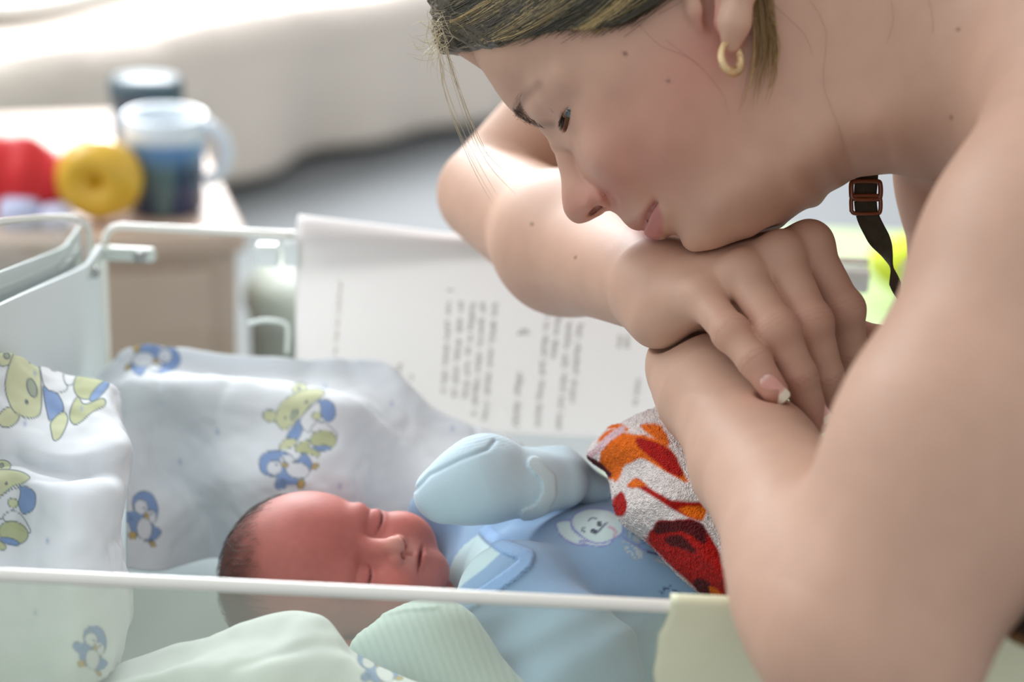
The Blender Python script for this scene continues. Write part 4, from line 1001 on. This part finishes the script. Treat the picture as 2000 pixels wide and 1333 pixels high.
# ---- crib stand
M_STEEL = principled('painted_steel', lin((214, 216, 212)), rough=.4)
stand = empty('crib_stand', (.1, 1.0, 0)); tag(stand, 'white steel trolley frame carrying the clear crib', 'trolley')
for y in (YF+.02, YB-.02):
    link('rail', tube_mesh('rail', [(XL+.02, y, ZB-.019), (XR-.02, y, ZB-.019)], .0125, 12), M_STEEL, stand)
for x in (XL+.05, XR-.05):
    for y in (YF+.02, YB-.02):
        link('leg', tube_mesh('leg', [(x, y, ZB-.02), (x, y, .06)], .012, 12), M_STEEL, stand)
        w_ = [(x+.03*math.cos(t), y, .03+.03*math.sin(t)) for t in np.linspace(0, 2*math.pi, 16, endpoint=False)]; Vr, qr, _ = tube(np.array(w_)*[1, 1, 1], .009, 8, True); link('castor', np_mesh('castor', Vr, qr), M_SCREW, stand)
# ================================================================== bedding
OUT = lin((112, 128, 138)); PB = lin((140, 170, 218)); PY = lin((222, 226, 184)); PG = lin((214, 184, 104)); PW = lin((244, 246, 248)); PGR = lin((176, 186, 168)); PK = lin((202, 208, 160))
def bear_shapes():
    return [('p', [(770, 340), (840, 318), (920, 350), (948, 440), (930, 505), (870, 542), (820, 490), (790, 420)], PB),
            ('p', [(600, 520), (700, 390), (790, 350), (800, 480), (720, 600), (680, 640), (620, 600)], PW),
            ('e', (760, 480, 48, 40, 0), PY), ('e', (300, 480, 76, 60, 10), PY), ('e', (588, 205, 76, 50, -10), PY),
            ('p', [(370, 420), (430, 330), (530, 265), (640, 225), (760, 212), (842, 240), (800, 300), (720, 350), (640, 450), (560, 530), (480, 600), (430, 617), (380, 580), (350, 500)], PY),
            ('e', (540, 465, 30, 62, 30), PGR), ('e', (585, 205, 18, 20, 0), PGR), ('e', (660, 340, 8, 12, 30), OUT), ('e', (450, 500, 8, 12, 30), OUT),
            ('p', [(590, 515), (480, 655), (468, 700), (570, 718), (622, 620), (602, 560)], PB), ('p', [(462, 706), (562, 720), (540, 780), (430, 818), (385, 800), (410, 755)], PY),
            ('p', [(740, 560), (830, 545), (920, 610), (960, 690), (720, 640)], PW),
            ('p', [(640, 730), (700, 728), (690, 790), (795, 850), (770, 892), (680, 860), (600, 852), (548, 830), (562, 775)], PK),
            ('e', (828, 722, 130, 98, 0), PK), ('e', (818, 803, 88, 28, 0), PB)]
def penguin_shapes():
    return [('p', [(190, 980), (200, 900), (270, 842), (400, 830), (500, 870), (548, 930), (640, 860), (705, 930), (712, 1000), (650, 1092), (560, 1165), (470, 1165), (440, 1200), (380, 1216), (345, 1180), (362, 1092), (290, 1082), (220, 1050)], PB),
            ('e', (340, 1000, 78, 72, 0), PW), ('e', (468, 930, 76, 62, 10), PW), ('e', (572, 1025, 118, 80, 10), PW), ('e', (445, 970, 34, 24, 0), PG),
            ('e', (362, 972, 8, 9, 0), OUT), ('e', (432, 915, 7, 9, 0), OUT), ('e', (745, 985, 44, 24, -35), PG), ('e', (605, 1160, 38, 46, 20), PG), ('e', (428, 1130, 18, 18, 0), PB)]
def paint(px, py, col, shapes, f, w_=5):
    """draw flat printed shapes; f maps cloth pixel -> drawing coordinates, returns (x, y, scale)"""
    x, y, sc = f(px, py); m = (x > 100) & (x < 1050) & (y > 100) & (y < 1300); idx = np.flatnonzero(m)
    if len(idx) == 0: return col
    x, y = x[idx], y[idx]; c = col[idx]
    for kind, g, fill in shapes:
        sd = poly_sd(x, y, smooth_poly(g)) if kind == 'p' else ell_sd(x, y, *g)
        c = blend(c, sstep(-sd, -3, 3)*.92, fill); c = blend(c, np.exp(-(sd/w_)**2)*.85, OUT)
    col = col.copy(); col[idx] = c; return col
def place(cx, cy, scale, rot, mx=600, my=700):
    c, s = math.cos(math.radians(rot)), math.sin(math.radians(rot))
    return lambda px, py: (mx+((px-cx)*c+(py-cy)*s)*scale, my+(-(px-cx)*s+(py-cy)*c)*scale, scale)
M_SHEET = principled('printed_cotton', attr=True, rough=.85, spec=.2, trans=.22, bump=(900, .0002, 'noise', .4))
def sheet(name, ctrl, nu, nv, prints, label, cat, wr=.0012, dz=None, tint=(243, 247, 250)):
    C = np.array([[P(*q) for q in r] for r in ctrl]); G = loft(C, nu, nv); N = grid_normals(G); fl = G.reshape(-1, 3)
    G = G+N*(.0035*vnoise(fl, 17, 20)-.0013*np.exp(-(vnoise(fl, 26, 19)/.15)**2)+wr*vnoise(fl, 45, 21)+wr*.5*vnoise(fl*np.array([1, 1, 2.2]), 95, 22)).reshape(G.shape[0], G.shape[1], 1)
    G[..., 0] = np.maximum(G[..., 0], XL+.012); G[..., 1] = np.clip(G[..., 1], YF+.006, YB-.008)
    if dz is not None: G[..., 2] = np.maximum(G[..., 2], dz)
    V = G.reshape(-1, 3); px, py, dd = pix(V); col = np.tile(lin(tint), (len(V), 1))
    for shp, f in prints: col = paint(px, py, col, shp, f)
    for _ in range(14):
        x, y = 1000*RNG.random(), 700+500*RNG.random(); col = blend(col, np.exp(-((px-x)**2+(py-y)**2*.4)/12)*.6, lin((150, 170, 210)))
    o = link(name, np_mesh(name, V, grid_faces(*G.shape[:2]), col), M_SHEET); tag(o, label, cat)
    so = o.modifiers.new('thick', 'SOLIDIFY'); so.thickness = .0009; so.offset = 0
    return o
back = [
 [(120, 860, 1.265), (225, 800, 1.275), (290, 770, 1.28), (350, 780, 1.28), (450, 790, 1.28), (600, 800, 1.28), (735, 810, 1.28), (810, 850, 1.275), (870, 890, 1.27), (970, 920, 1.26), (1030, 930, 1.25)],
 [(135, 790, 1.245), (212, 722, 1.25), (265, 684, 1.25), (345, 686, 1.25), (450, 695, 1.25), (600, 703, 1.25), (738, 708, 1.25), (798, 754, 1.245), (858, 804, 1.24), (962, 840, 1.23), (1020, 862, 1.22)],
 [(170, 800, 1.225), (225, 748, 1.232), (278, 720, 1.236), (350, 728, 1.238), (450, 736, 1.24), (600, 742, 1.24), (722, 764, 1.235), (786, 806, 1.225), (850, 846, 1.225), (948, 872, 1.215), (1010, 895, 1.21)],
 [(205, 806, 1.20), (245, 756, 1.18), (295, 744, 1.17), (400, 742, 1.168), (500, 748, 1.166), (620, 764, 1.163), (695, 786, 1.165), (738, 826, 1.18), (800, 866, 1.195), (900, 895, 1.195), (1000, 915, 1.19)],
 [(240, 866, 1.165), (285, 850, 1.178), (345, 845, 1.178), (430, 848, 1.155), (520, 850, 1.145), (610, 846, 1.14), (685, 856, 1.145), (735, 892, 1.165), (790, 912, 1.175), (900, 930, 1.175), (1000, 950, 1.175)],
 [(246, 930, 1.135), (318, 930, 1.17), (385, 945, 1.158), (450, 950, 1.13), (540, 945, 1.12), (620, 945, 1.118), (695, 945, 1.128), (745, 968, 1.15), (800, 975, 1.16), (900, 985, 1.16), (1000, 1000, 1.16)],
 [(246, 1000, 1.115), (326, 995, 1.14), (410, 1020, 1.165), (480, 1060, 1.135), (560, 1070, 1.13), (640, 1060, 1.13), (700, 1050, 1.14), (760, 1045, 1.15), (820, 1040, 1.155), (900, 1040, 1.155), (1000, 1050, 1.155)],
 [(246, 1110, 1.10), (318, 1115, 1.12), (420, 1090, 1.17), (490, 1110, 1.16), (570, 1120, 1.16), (650, 1120, 1.16), (710, 1110, 1.16), (770, 1100, 1.16), (830, 1095, 1.16), (900, 1090, 1.16), (1000, 1090, 1.16)],
]
f_id = place(470+600/5.128, 720+700/5.128, 5.128, 0)
sheet('crib_sheet', back, 26, 34, [(bear_shapes(), f_id), (penguin_shapes(), f_id), (penguin_shapes(), place(302, 700, 5.4, 165, 450, 1010)), (penguin_shapes(), place(282, 1020, 5.4, 75, 500, 1000))],
      'bear and penguin print sheet bunched behind the baby against the back panel', 'sheet', dz=.744)
left = [
 [(-150, 900, .93), (0, 790, 1.04), (100, 805, 1.13), (180, 800, 1.16), (215, 810, 1.16), (232, 830, 1.17)],
 [(-150, 800, .91), (0, 694, 1.03), (70, 712, 1.075), (135, 740, 1.095), (205, 748, 1.09), (236, 764, 1.11)],
 [(-150, 860, .90), (0, 765, 1.01), (80, 785, 1.03), (150, 800, 1.035), (222, 812, 1.045), (246, 824, 1.085)],
 [(-150, 890, .90), (0, 856, .985), (80, 880, .985), (150, 888, .985), (236, 868, 1.0), (262, 885, 1.055)],
 [(-150, 930, .90), (0, 902, .98), (80, 922, .982), (160, 934, .98), (232, 922, .995), (263, 915, 1.055)],
 [(-150, 980, .895), (0, 938, .962), (80, 952, .955), (150, 960, .948), (222, 966, .965), (250, 962, 1.03)],
 [(-150, 1050, .895), (0, 1045, .95), (70, 1040, .948), (140, 1040, .93), (212, 1040, .948), (242, 1045, 1.01)],
 [(-150, 1120, .89), (0, 1120, .925), (70, 1120, .92), (140, 1115, .915), (222, 1120, .932), (257, 1120, .99)],
 [(-150, 1220, .888), (0, 1220, .905), (80, 1220, .905), (160, 1220, .903), (232, 1210, .925), (264, 1190, .98)],
 [(-150, 1400, .889), (0, 1400, .889), (80, 1390, .889), (150, 1350, .889), (205, 1320, .915), (236, 1290, .96)],
]
sheet('crib_sheet', left, 30, 40, [(bear_shapes(), place(95, 765, 3.3, -48, 600, 560)), (bear_shapes(), place(-20, 1010, 4.3, 15, 600, 640)), (penguin_shapes(), place(180, 1268, 6.0, 80, 450, 1000))],
      'bear print sheet heaped in bright folds at the left end of the crib', 'sheet', wr=.0016)
front = [
 [(120, 1400, .955), (230, 1370, .96), (330, 1340, .965), (440, 1300, .965), (530, 1270, .965), (590, 1250, .965), (650, 1280, .96), (720, 1330, .955), (800, 1370, .95), (900, 1420, .945)],
 [(120, 1345, .935), (230, 1302, .94), (330, 1272, .945), (440, 1236, .945), (530, 1212, .945), (592, 1200, .945), (648, 1220, .94), (716, 1284, .935), (800, 1325, .93), (900, 1370, .925)],
 [(120, 1370, .915), (230, 1330, .92), (330, 1310, .92), (440, 1270, .925), (530, 1240, .925), (600, 1225, .925), (660, 1250, .92), (720, 1305, .915), (800, 1345, .91), (900, 1390, .905)],
 [(120, 1390, .90), (230, 1350, .90), (330, 1325, .905), (440, 1315, .90), (530, 1310, .895), (600, 1312, .90), (680, 1322, .905), (740, 1345, .90), (800, 1370, .895), (900, 1410, .89)],
 [(120, 1450, .892), (230, 1440, .892), (330, 1440, .892), (440, 1440, .89), (530, 1440, .89), (600, 1440, .89), (680, 1440, .89), (740, 1440, .89), (800, 1450, .89), (900, 1480, .885)],
]
sheet('crib_sheet', front, 22, 26, [(penguin_shapes(), place(735, 1305, 6, 30, 450, 1000))], 'pale fold of sheet standing between the front panel and the baby', 'sheet', wr=.0014)
# ---- terry towel over the baby's legs
tw_ = [
 [(1230, 870, 1.10), (1185, 905, 1.095), (1215, 935, 1.08), (1225, 995, 1.065), (1240, 1030, 1.05), (1285, 1075, 1.035), (1340, 1135, 1.02), (1395, 1180, 1.01), (1440, 1205, 1.0)],
 [(1189, 838, 1.075), (1148, 890, 1.07), (1186, 926, 1.05), (1200, 990, 1.03), (1216, 1022, 1.022), (1266, 1058, 1.01), (1322, 1117, .995), (1378, 1163, .985), (1424, 1190, .98)],
 [(1215, 826, 1.055), (1178, 868, 1.045), (1222, 918, 1.025), (1242, 982, 1.005), (1262, 1008, .998), (1304, 1044, .988), (1350, 1094, .975), (1396, 1140, .965), (1440, 1170, .96)],
 [(1262, 803, 1.045), (1255, 855, 1.02), (1295, 906, 1.0), (1322, 966, .985), (1344, 998, .98), (1372, 1038, .97), (1402, 1088, .96), (1442, 1130, .95), (1482, 1168, .945)],
 [(1340, 786, 1.05), (1352, 850, 1.02), (1392, 905, 1.0), (1420, 960, .985), (1440, 995, .98), (1462, 1038, .975), (1490, 1088, .965), (1525, 1130, .96), (1560, 1168, .955)],
 [(1440, 800, 1.10), (1460, 860, 1.06), (1500, 915, 1.04), (1530, 965, 1.03), (1550, 1000, 1.02), (1570, 1040, 1.01), (1600, 1090, 1.0), (1635, 1130, 1.0), (1670, 1170, .99)],
]
C = np.array([[P(*q) for q in r] for r in tw_]); G = loft(C, 46, 34); N = grid_normals(G); N = N*np.sign((N@(-FWD)).mean()); fl = G.reshape(-1, 3)
px, py, dd = pix(fl)
wob = 10*vnoise(fl, 60, 31)+5*vnoise(fl, 180, 32); X, Yc = px+wob, py+wob*.7
WH = lin((236, 224, 220)); OR = lin((236, 110, 8)); RD = lin((178, 16, 8)); DK = lin((84, 8, 14)); col = np.tile(WH, (len(fl), 1))
def tp4(l): return smooth_poly([(780+x/3.03, 830+y/3.03) for x, y in l])
for pl_, c_ in (([(1180, 200), (1240, 60), (1400, 50), (1560, 110), (1700, 330), (1600, 290), (1450, 210), (1330, 240), (1270, 330), (1200, 260)], OR),
                ([(1390, 70), (1500, 95), (1600, 160), (1680, 290), (1620, 300), (1500, 200), (1420, 130)], RD),
                ([(1240, 0), (1330, 10), (1320, 30), (1240, 30)], OR), ([(1420, 0), (1530, 0), (1570, 110), (1480, 60)], OR),
                ([(1360, 370), (1440, 345), (1500, 390), (1600, 440), (1780, 460), (1790, 560), (1700, 540), (1560, 460), (1440, 390)], RD),
                ([(1360, 360), (1430, 345), (1490, 380), (1420, 385)], OR), ([(1640, 480), (1790, 480), (1790, 560), (1720, 545)], OR),
                ([(1275, 440), (1320, 400), (1350, 470), (1310, 540), (1280, 520)], RD),
                ([(1470, 680), (1520, 590), (1640, 560), (1780, 590), (1900, 800), (1960, 1080), (1880, 1060), (1750, 960), (1600, 820)], RD),
                ([(1500, 620), (1560, 580), (1680, 565), (1800, 600), (1800, 700), (1700, 640), (1560, 650)], DK), ([(1590, 690), (1680, 670), (1740, 740), (1640, 730)], DK),
                ([(1740, 930), (1830, 930), (1900, 1060), (1800, 1010)], DK), ([(1840, 960), (1920, 1010), (1960, 1090), (1880, 1060)], OR)):
    sd = poly_sd(X, Yc, tp4(pl_)); col = blend(col, sstep(-sd, -5, 3), c_)
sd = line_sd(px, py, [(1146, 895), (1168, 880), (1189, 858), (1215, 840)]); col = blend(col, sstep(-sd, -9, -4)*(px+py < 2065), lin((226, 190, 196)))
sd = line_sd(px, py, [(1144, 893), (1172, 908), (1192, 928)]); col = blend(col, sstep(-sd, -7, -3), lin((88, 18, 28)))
col *= (1+.16*vnoise(fl, 520, 41))[:, None]
lp = .0006*np.abs(vnoise(fl, 560, 42))+.0006*np.abs(vnoise(fl, 1000, 43))
G = G+N*lp.reshape(G.shape[0], G.shape[1], 1)
M_TERRY = principled('terry', attr=True, rough=.95, spec=.08, sheen=.08, bump=(1200, .0012, 'voronoi', .9))
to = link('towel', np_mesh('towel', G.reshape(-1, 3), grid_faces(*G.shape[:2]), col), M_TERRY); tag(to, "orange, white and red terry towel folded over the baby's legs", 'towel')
so = to.modifiers.new('thick', 'SOLIDIFY'); so.thickness = .003; so.offset = -1
# ================================================================== the room behind
floor = link('floor', box_mesh('floor', (-6, -3, -.05), (7, 9, 0)), principled('linoleum', lin((128, 130, 132)), rough=.9, mottle=(6, .25, (.85, .87, .9)))); tag(floor, kind='structure')
wall = link('wall_back', box_mesh('wall_back', (-6, 8.0, 0), (7, 8.1, 3)), principled('wall_paint', lin((226, 222, 212)), rough=.8)); tag(wall, kind='structure')
# bedside table and what stands on it
ZT = .68
M_WOOD = principled('beige_laminate', lin((212, 184, 164)), rough=.45, mottle=(14, .2, (.9, .85, .8)))
M_WOOD2 = principled('table_body', lin((196, 172, 152)), rough=.5, mottle=(10, .2, (.9, .86, .82)))
e0 = on_z(482, 452, ZT); tbl = empty('bedside_table', (e0[0], e0[1], 0)); tag(tbl, 'beige bedside table behind the left end of the crib', 'table')
TX1 = e0[0]; TY0 = e0[1]
link('tabletop', box_mesh('tabletop', (TX1-.85, TY0, ZT-.022), (TX1, TY0+.5, ZT), .004), M_WOOD, tbl)
link('body', box_mesh('body', (TX1-.83, TY0+.015, .10), (TX1-.008, TY0+.48, ZT-.022), .003), M_WOOD2, tbl)
for i in range(2):
    dr = link('drawer', box_mesh('drawer', (TX1-.81+i*.40, TY0+.003, .42), (TX1-.435+i*.40, TY0+.015, ZT-.04), .003), M_WOOD2, tbl)
    link('knob', tube_mesh('knob', [(TX1-.62+i*.4, TY0+.003, .54), (TX1-.62+i*.4, TY0-.018, .54)], [.008, .012], 12), M_SCREW, dr)
for dx in (-.80, -.06):
    for dy in (.04, .45): link('leg', tube_mesh('leg', [(TX1+dx, TY0+dy, .10), (TX1+dx, TY0+dy, 0)], .016, 10), M_SCREW, tbl)
tbl.rotation_euler.z = math.radians(17)
def lathe(profile, c, n=32):
    V = []; 
    for r, z in profile:
        for k in range(n): a = 2*math.pi*k/n; V.append((c[0]+r*math.cos(a), c[1]+r*math.sin(a), c[2]+z))
    i = np.arange(len(profile)*n).reshape(-1, n); j = np.roll(i, -1, 1)
    return np.array(V), np.stack([i[:-1], j[:-1], j[1:], i[1:]], -1).reshape(-1, 4)
# mug with handle: dark blue picture print, pale lid
mc = on_z(325, 408, ZT); sc = 1.0
mug = empty('mug', mc); tag(mug, 'dark blue mug with white rim and handle on the bedside table', 'mug')
V, q = lathe([(.0, .002), (.036, .002), (.040, .006), (.0405, .05), (.041, .075), (.043, .083), (.0435, .102), (.041, .104), (.037, .101), (.036, .02), (0, .018)], mc)
h = V[:, 2]-mc[2]; c = np.where((h > .078)[:, None], lin((232, 242, 250)), np.where((h > .058)[:, None], lin((104, 152, 208)), lin((34, 54, 92))))
c = blend(c, ((vnoise(V, 60, 3) > .1) & (h < .055))*.6, lin((112, 140, 128))); M_MUG = principled('glazed_mug', attr=True, rough=.15, coat=.4)
link('cup', np_mesh('cup', V, q, c), M_MUG, mug)
th = np.linspace(-1.4, 1.4, 14); hp = np.stack([mc[0]+.040+.026*np.cos(th), mc[1]-.01+0*th, mc[2]+.066+.030*np.sin(th)], 1); link('handle', tube_mesh('handle', hp, .0075, 10), principled('mug_white', lin((226, 236, 246)), rough=.2), mug)
# tin behind the mug
bc = on_z(290, 352, ZT)
tin = empty('tin', bc); tag(tin, 'dark blue-grey tin with a flat lid behind the mug', 'tin')
V, q = lathe([(0, .001), (.036, .001), (.037, .004), (.037, .088), (0, .088)], bc); hh = V[:, 2]-bc[2]
link('can', np_mesh('can', V, q, np.where((hh < .05)[:, None], lin((120, 104, 84)), lin((110, 132, 152)))), M_MUG, tin)
V, q = lathe([(0, .089), (.0395, .089), (.040, .092), (.040, .112), (.038, .115), (0, .115)], bc); link('lid', np_mesh('lid', V, q), principled('tin_lid', lin((66, 88, 100)), rough=.35), tin)
# grey-green waste bin right of the table
wb = on_y(548, 560, e0[1]+.10); V, q = lathe([(0, .001), (.085, .001), (.088, .01), (.105, .56), (.110, .57), (.110, .585), (.100, .600), (0, .606)], (wb[0]+.07, wb[1], 0))
wbo = link('waste_bin', np_mesh('waste_bin', V, q), principled('bin_plastic', lin((172, 178, 164)), rough=.5)); tag(wbo, 'grey-green waste bin beside the bedside table, seen through the crib panel', 'bin')
# yellow rubber ring toy / bagel shaped
yc = on_z(196, 432, ZT)
def f_yel(p):
    q = p-yc; r = np.sqrt((q[:, 0]/1.05)**2+(q[:, 2]-.046)**2); return np.sqrt((r-.022)**2+(q[:, 1]*.8)**2)-.021-.001*vnoise(p, 60, 2)
V, Q = surface_nets(f_yel, yc-[.07, .06, .02], yc+[.07, .06, .12], .003)
yo = link('yellow_bundle', np_mesh('yellow_bundle', V, Q), principled('yellow_gloss', lin((226, 178, 44)), rough=.25, coat=.5)); tag(yo, 'round glossy golden yellow bundle between the red pouch and the mug', 'bundle')
rc_ = on_z(34, 420, ZT)
def f_red(p):
    q = p-rc_; q = np.stack([q[:, 0], q[:, 1], q[:, 2]-.04], 1); d = ell(q, np.zeros(3), np.eye(3), (.062, .035, .042)); return d-.004*vnoise(p, 45, 6)-.002*np.sin(p[:, 0]*160)
V, Q = surface_nets(f_red, rc_-[.09, .06, .02], rc_+[.09, .06, .12], .003)
ro = link('red_pouch', np_mesh('red_pouch', V, Q), principled('red_cloth', lin((212, 26, 30)), rough=.5, sheen=.2)); tag(ro, 'crumpled bright red pouch at the left on the bedside table', 'pouch')
for i, (x, y, r, cl, lb) in enumerate(((40, 436, .020, (196, 204, 232), 'small lilac-white bottle cap left of the pale rolled cloth'), (110, 440, .016, (206, 210, 236), 'pale lilac rolled cloth in front of the yellow bundle'))):
    c0 = on_z(x, y+4, ZT); V, q = lathe([(0, .001), (r, .001), (r*1.05, .006), (r*1.05, r*1.1), (r*.9, r*1.35), (r*.5, r*1.5), (0, r*1.5)], c0)
    o = link('cap' if i == 0 else 'rolled_cloth', np_mesh('small', V, q), principled('lilac_%d' % i, lin(cl), rough=.5)); tag(o, lb, 'cap' if i == 0 else 'cloth')
# the other bed with white linen, brightly lit by the window
M_LIN = principled('white_linen', lin((240, 238, 234)), rough=.9, bump=(12, .02, 'noise', .3)); M_BLK = principled('beige_blanket', lin((226, 214, 204)), rough=.95, bump=(9, .03, 'noise', .4))
M_FR = principled('bed_metal', lin((150, 152, 146)), rough=.4)
bed = empty('hospital_bed', (-.3, 4.0, 0)); tag(bed, 'hospital bed with white linen and a beige blanket in the background', 'bed')
_b0, _b1 = on_z(480, 345, .02), on_z(850, 250, .02); ang = math.atan2(_b1[1]-_b0[1], _b1[0]-_b0[0])
def bedpt(u, v, z): return np.array([_b0[0]+(u-1.3)*math.cos(ang)-v*math.sin(ang), _b0[1]+(u-1.3)*math.sin(ang)+v*math.cos(ang), z])
def soft_sheet(name, fn, nu, nv, mat, parent, th=.01):
    G = np.array([[fn(a_, b_) for b_ in np.linspace(0, 1, nv)] for a_ in np.linspace(0, 1, nu)]); o = link(name, np_mesh(name, G.reshape(-1, 3), grid_faces(nu, nv)), mat, parent)
    so = o.modifiers.new('t', 'SOLIDIFY'); so.thickness = th; return o
L_ = 3.2
mtm = bpy.data.meshes.new('mattress'); 
def box_pts(u0, v0, z0, u1, v1, z1, nm, mat, parent):
    V = np.array([bedpt(u, v, z) for z in (z0, z1) for u, v in ((u0, v0), (u1, v0), (u1, v1), (u0, v1))]); Fq = np.array([(0, 3, 2, 1), (4, 5, 6, 7), (0, 1, 5, 4), (1, 2, 6, 5), (2, 3, 7, 6), (3, 0, 4, 7)])
    o = link(nm, np_mesh(nm, V, Fq, smooth=False), mat, parent); bv = o.modifiers.new('b', 'BEVEL'); bv.width = .02; bv.segments = 3; return o
box_pts(0, .03, .20, L_, .95, .36, 'mattress', M_LIN, bed); box_pts(0, .06, .12, L_, .92, .18, 'bed_frame', M_FR, bed)
def blanket(a_, b_):       # a: along the bed, b: from the floor side up over the top
    u = a_*L_; s = b_*1.05
    if s < .30: v, z = -.02-.03*math.sin(u*7)*(1-s/.3)+.02*math.sin(u*17+1)*(1-s/.3), .035+s
    else: v, z = (s-.30), .385+.012*math.sin(u*9+s*6)
    if .24 < s < .36: t = (s-.24)/.12; v = max(v, -.02) if s < .3 else v; z = min(z, .385)
    return bedpt(u, v, z)
soft_sheet('blanket', blanket, 90, 60, M_BLK, bed, .012)
def pillow_f(p):
    c = bedpt(.45, .5, .47); q = p-c; q = np.stack([q[:, 0], q[:, 1], q[:, 2]], 1); return ell(q, np.zeros(3), np.eye(3), (.28, .36, .10))-.01*vnoise(p, 12, 5)
V, Q = surface_nets(pillow_f, bedpt(.45, .5, .47)-.45, bedpt(.45, .5, .47)+.45, .012); link('pillow', np_mesh('pillow', V, Q), M_LIN, bed)
def linen(a_, b_):
    u = .2+a_*(L_-.3); v = .22+b_*.7; return bedpt(u, v, .42+.03*math.sin(u*5+b_*3)+.02*math.sin(b_*9+u*2))
soft_sheet('linen', linen, 50, 30, M_LIN, bed, .03)
for u in (.06, L_-.06):
    for v in (.1, .88): link('leg', tube_mesh('leg', [bedpt(u, v, .13), bedpt(u, v, 0)], .02, 10), M_FR, bed)
# pale green curtain at the far left edge
def curt(a_, b_): return np.array([-1.14+a_*.30+0*b_, 2.9+.04*math.sin(a_*40)+.3*a_*0, .02+b_*2.2])
cu = soft_sheet('curtain', curt, 60, 12, principled('green_curtain', lin((196, 204, 178)), rough=.9, trans=.3), None, .004); tag(cu, 'pale green curtain hanging at the far left edge', 'curtain')
# lime cloth and green bedding glimpsed past her strap
gc = on_z(1725, 500, .62)
def f_lime(p): q = p-np.array([gc[0]+.115, gc[1]+.02, .606]); return ell(q, np.zeros(3), np.eye(3), (.13, .08, .046))-.006*vnoise(p, 16, 7)
V, Q = surface_nets(f_lime, np.array([gc[0]+.115, gc[1]+.02, .606])-.22, np.array([gc[0]+.115, gc[1]+.02, .606])+.22, .007)
lo_ = link('cushion', np_mesh('cushion', V, Q), principled('lime_cloth', lin((186, 196, 40)), rough=.9)); tag(lo_, "lime yellow cushion on the green bench behind her shoulder strap", 'cushion')
M_GRN = principled('pale_green_cloth', lin((190, 206, 154)), rough=.9, bump=(14, .02, 'noise', .4))
ch = empty('bench', (gc[0]+.1, gc[1]+.1, 0)); tag(ch, 'pale green upholstered bench seen through the back panel at right', 'bench')
x0, y0 = gc[0]-.30, gc[1]-.30
link('seat', box_mesh('seat', (x0, y0, .28), (x0+.85, y0+.62, .56), .05, 4), M_GRN, ch)
for dx in (.06, .79):
    for dy in (.06, .56): link('leg', tube_mesh('leg', [(x0+dx, y0+dy, .29), (x0+dx, y0+dy, 0)], .02, 10), M_SCREW, ch)
# folded pink and white cloth lying at the far side of the crib
pc_ = on_z(1735, 725, .80)
def f_pink(p): q = p-np.array([pc_[0]+.02, pc_[1]+.03, .79]); d = ell(q, np.zeros(3), np.eye(3), (.06, .05, .03)); return d-.003*vnoise(p, 40, 3)-.0015*np.sin(p[:, 2]*260)
V, Q = surface_nets(f_pink, np.array([pc_[0]+.02, pc_[1]+.03, .79])-.11, np.array([pc_[0]+.02, pc_[1]+.03, .79])+.11, .004)
col = np.where(((V[:, 2] > .795))[:, None], lin((232, 196, 212)), lin((240, 238, 242))); po = link('folded_cloth', np_mesh('folded_cloth', V, Q, col), M_CLOTH); tag(po, 'folded pink and white cloth lying in the crib beyond her hand', 'cloth')
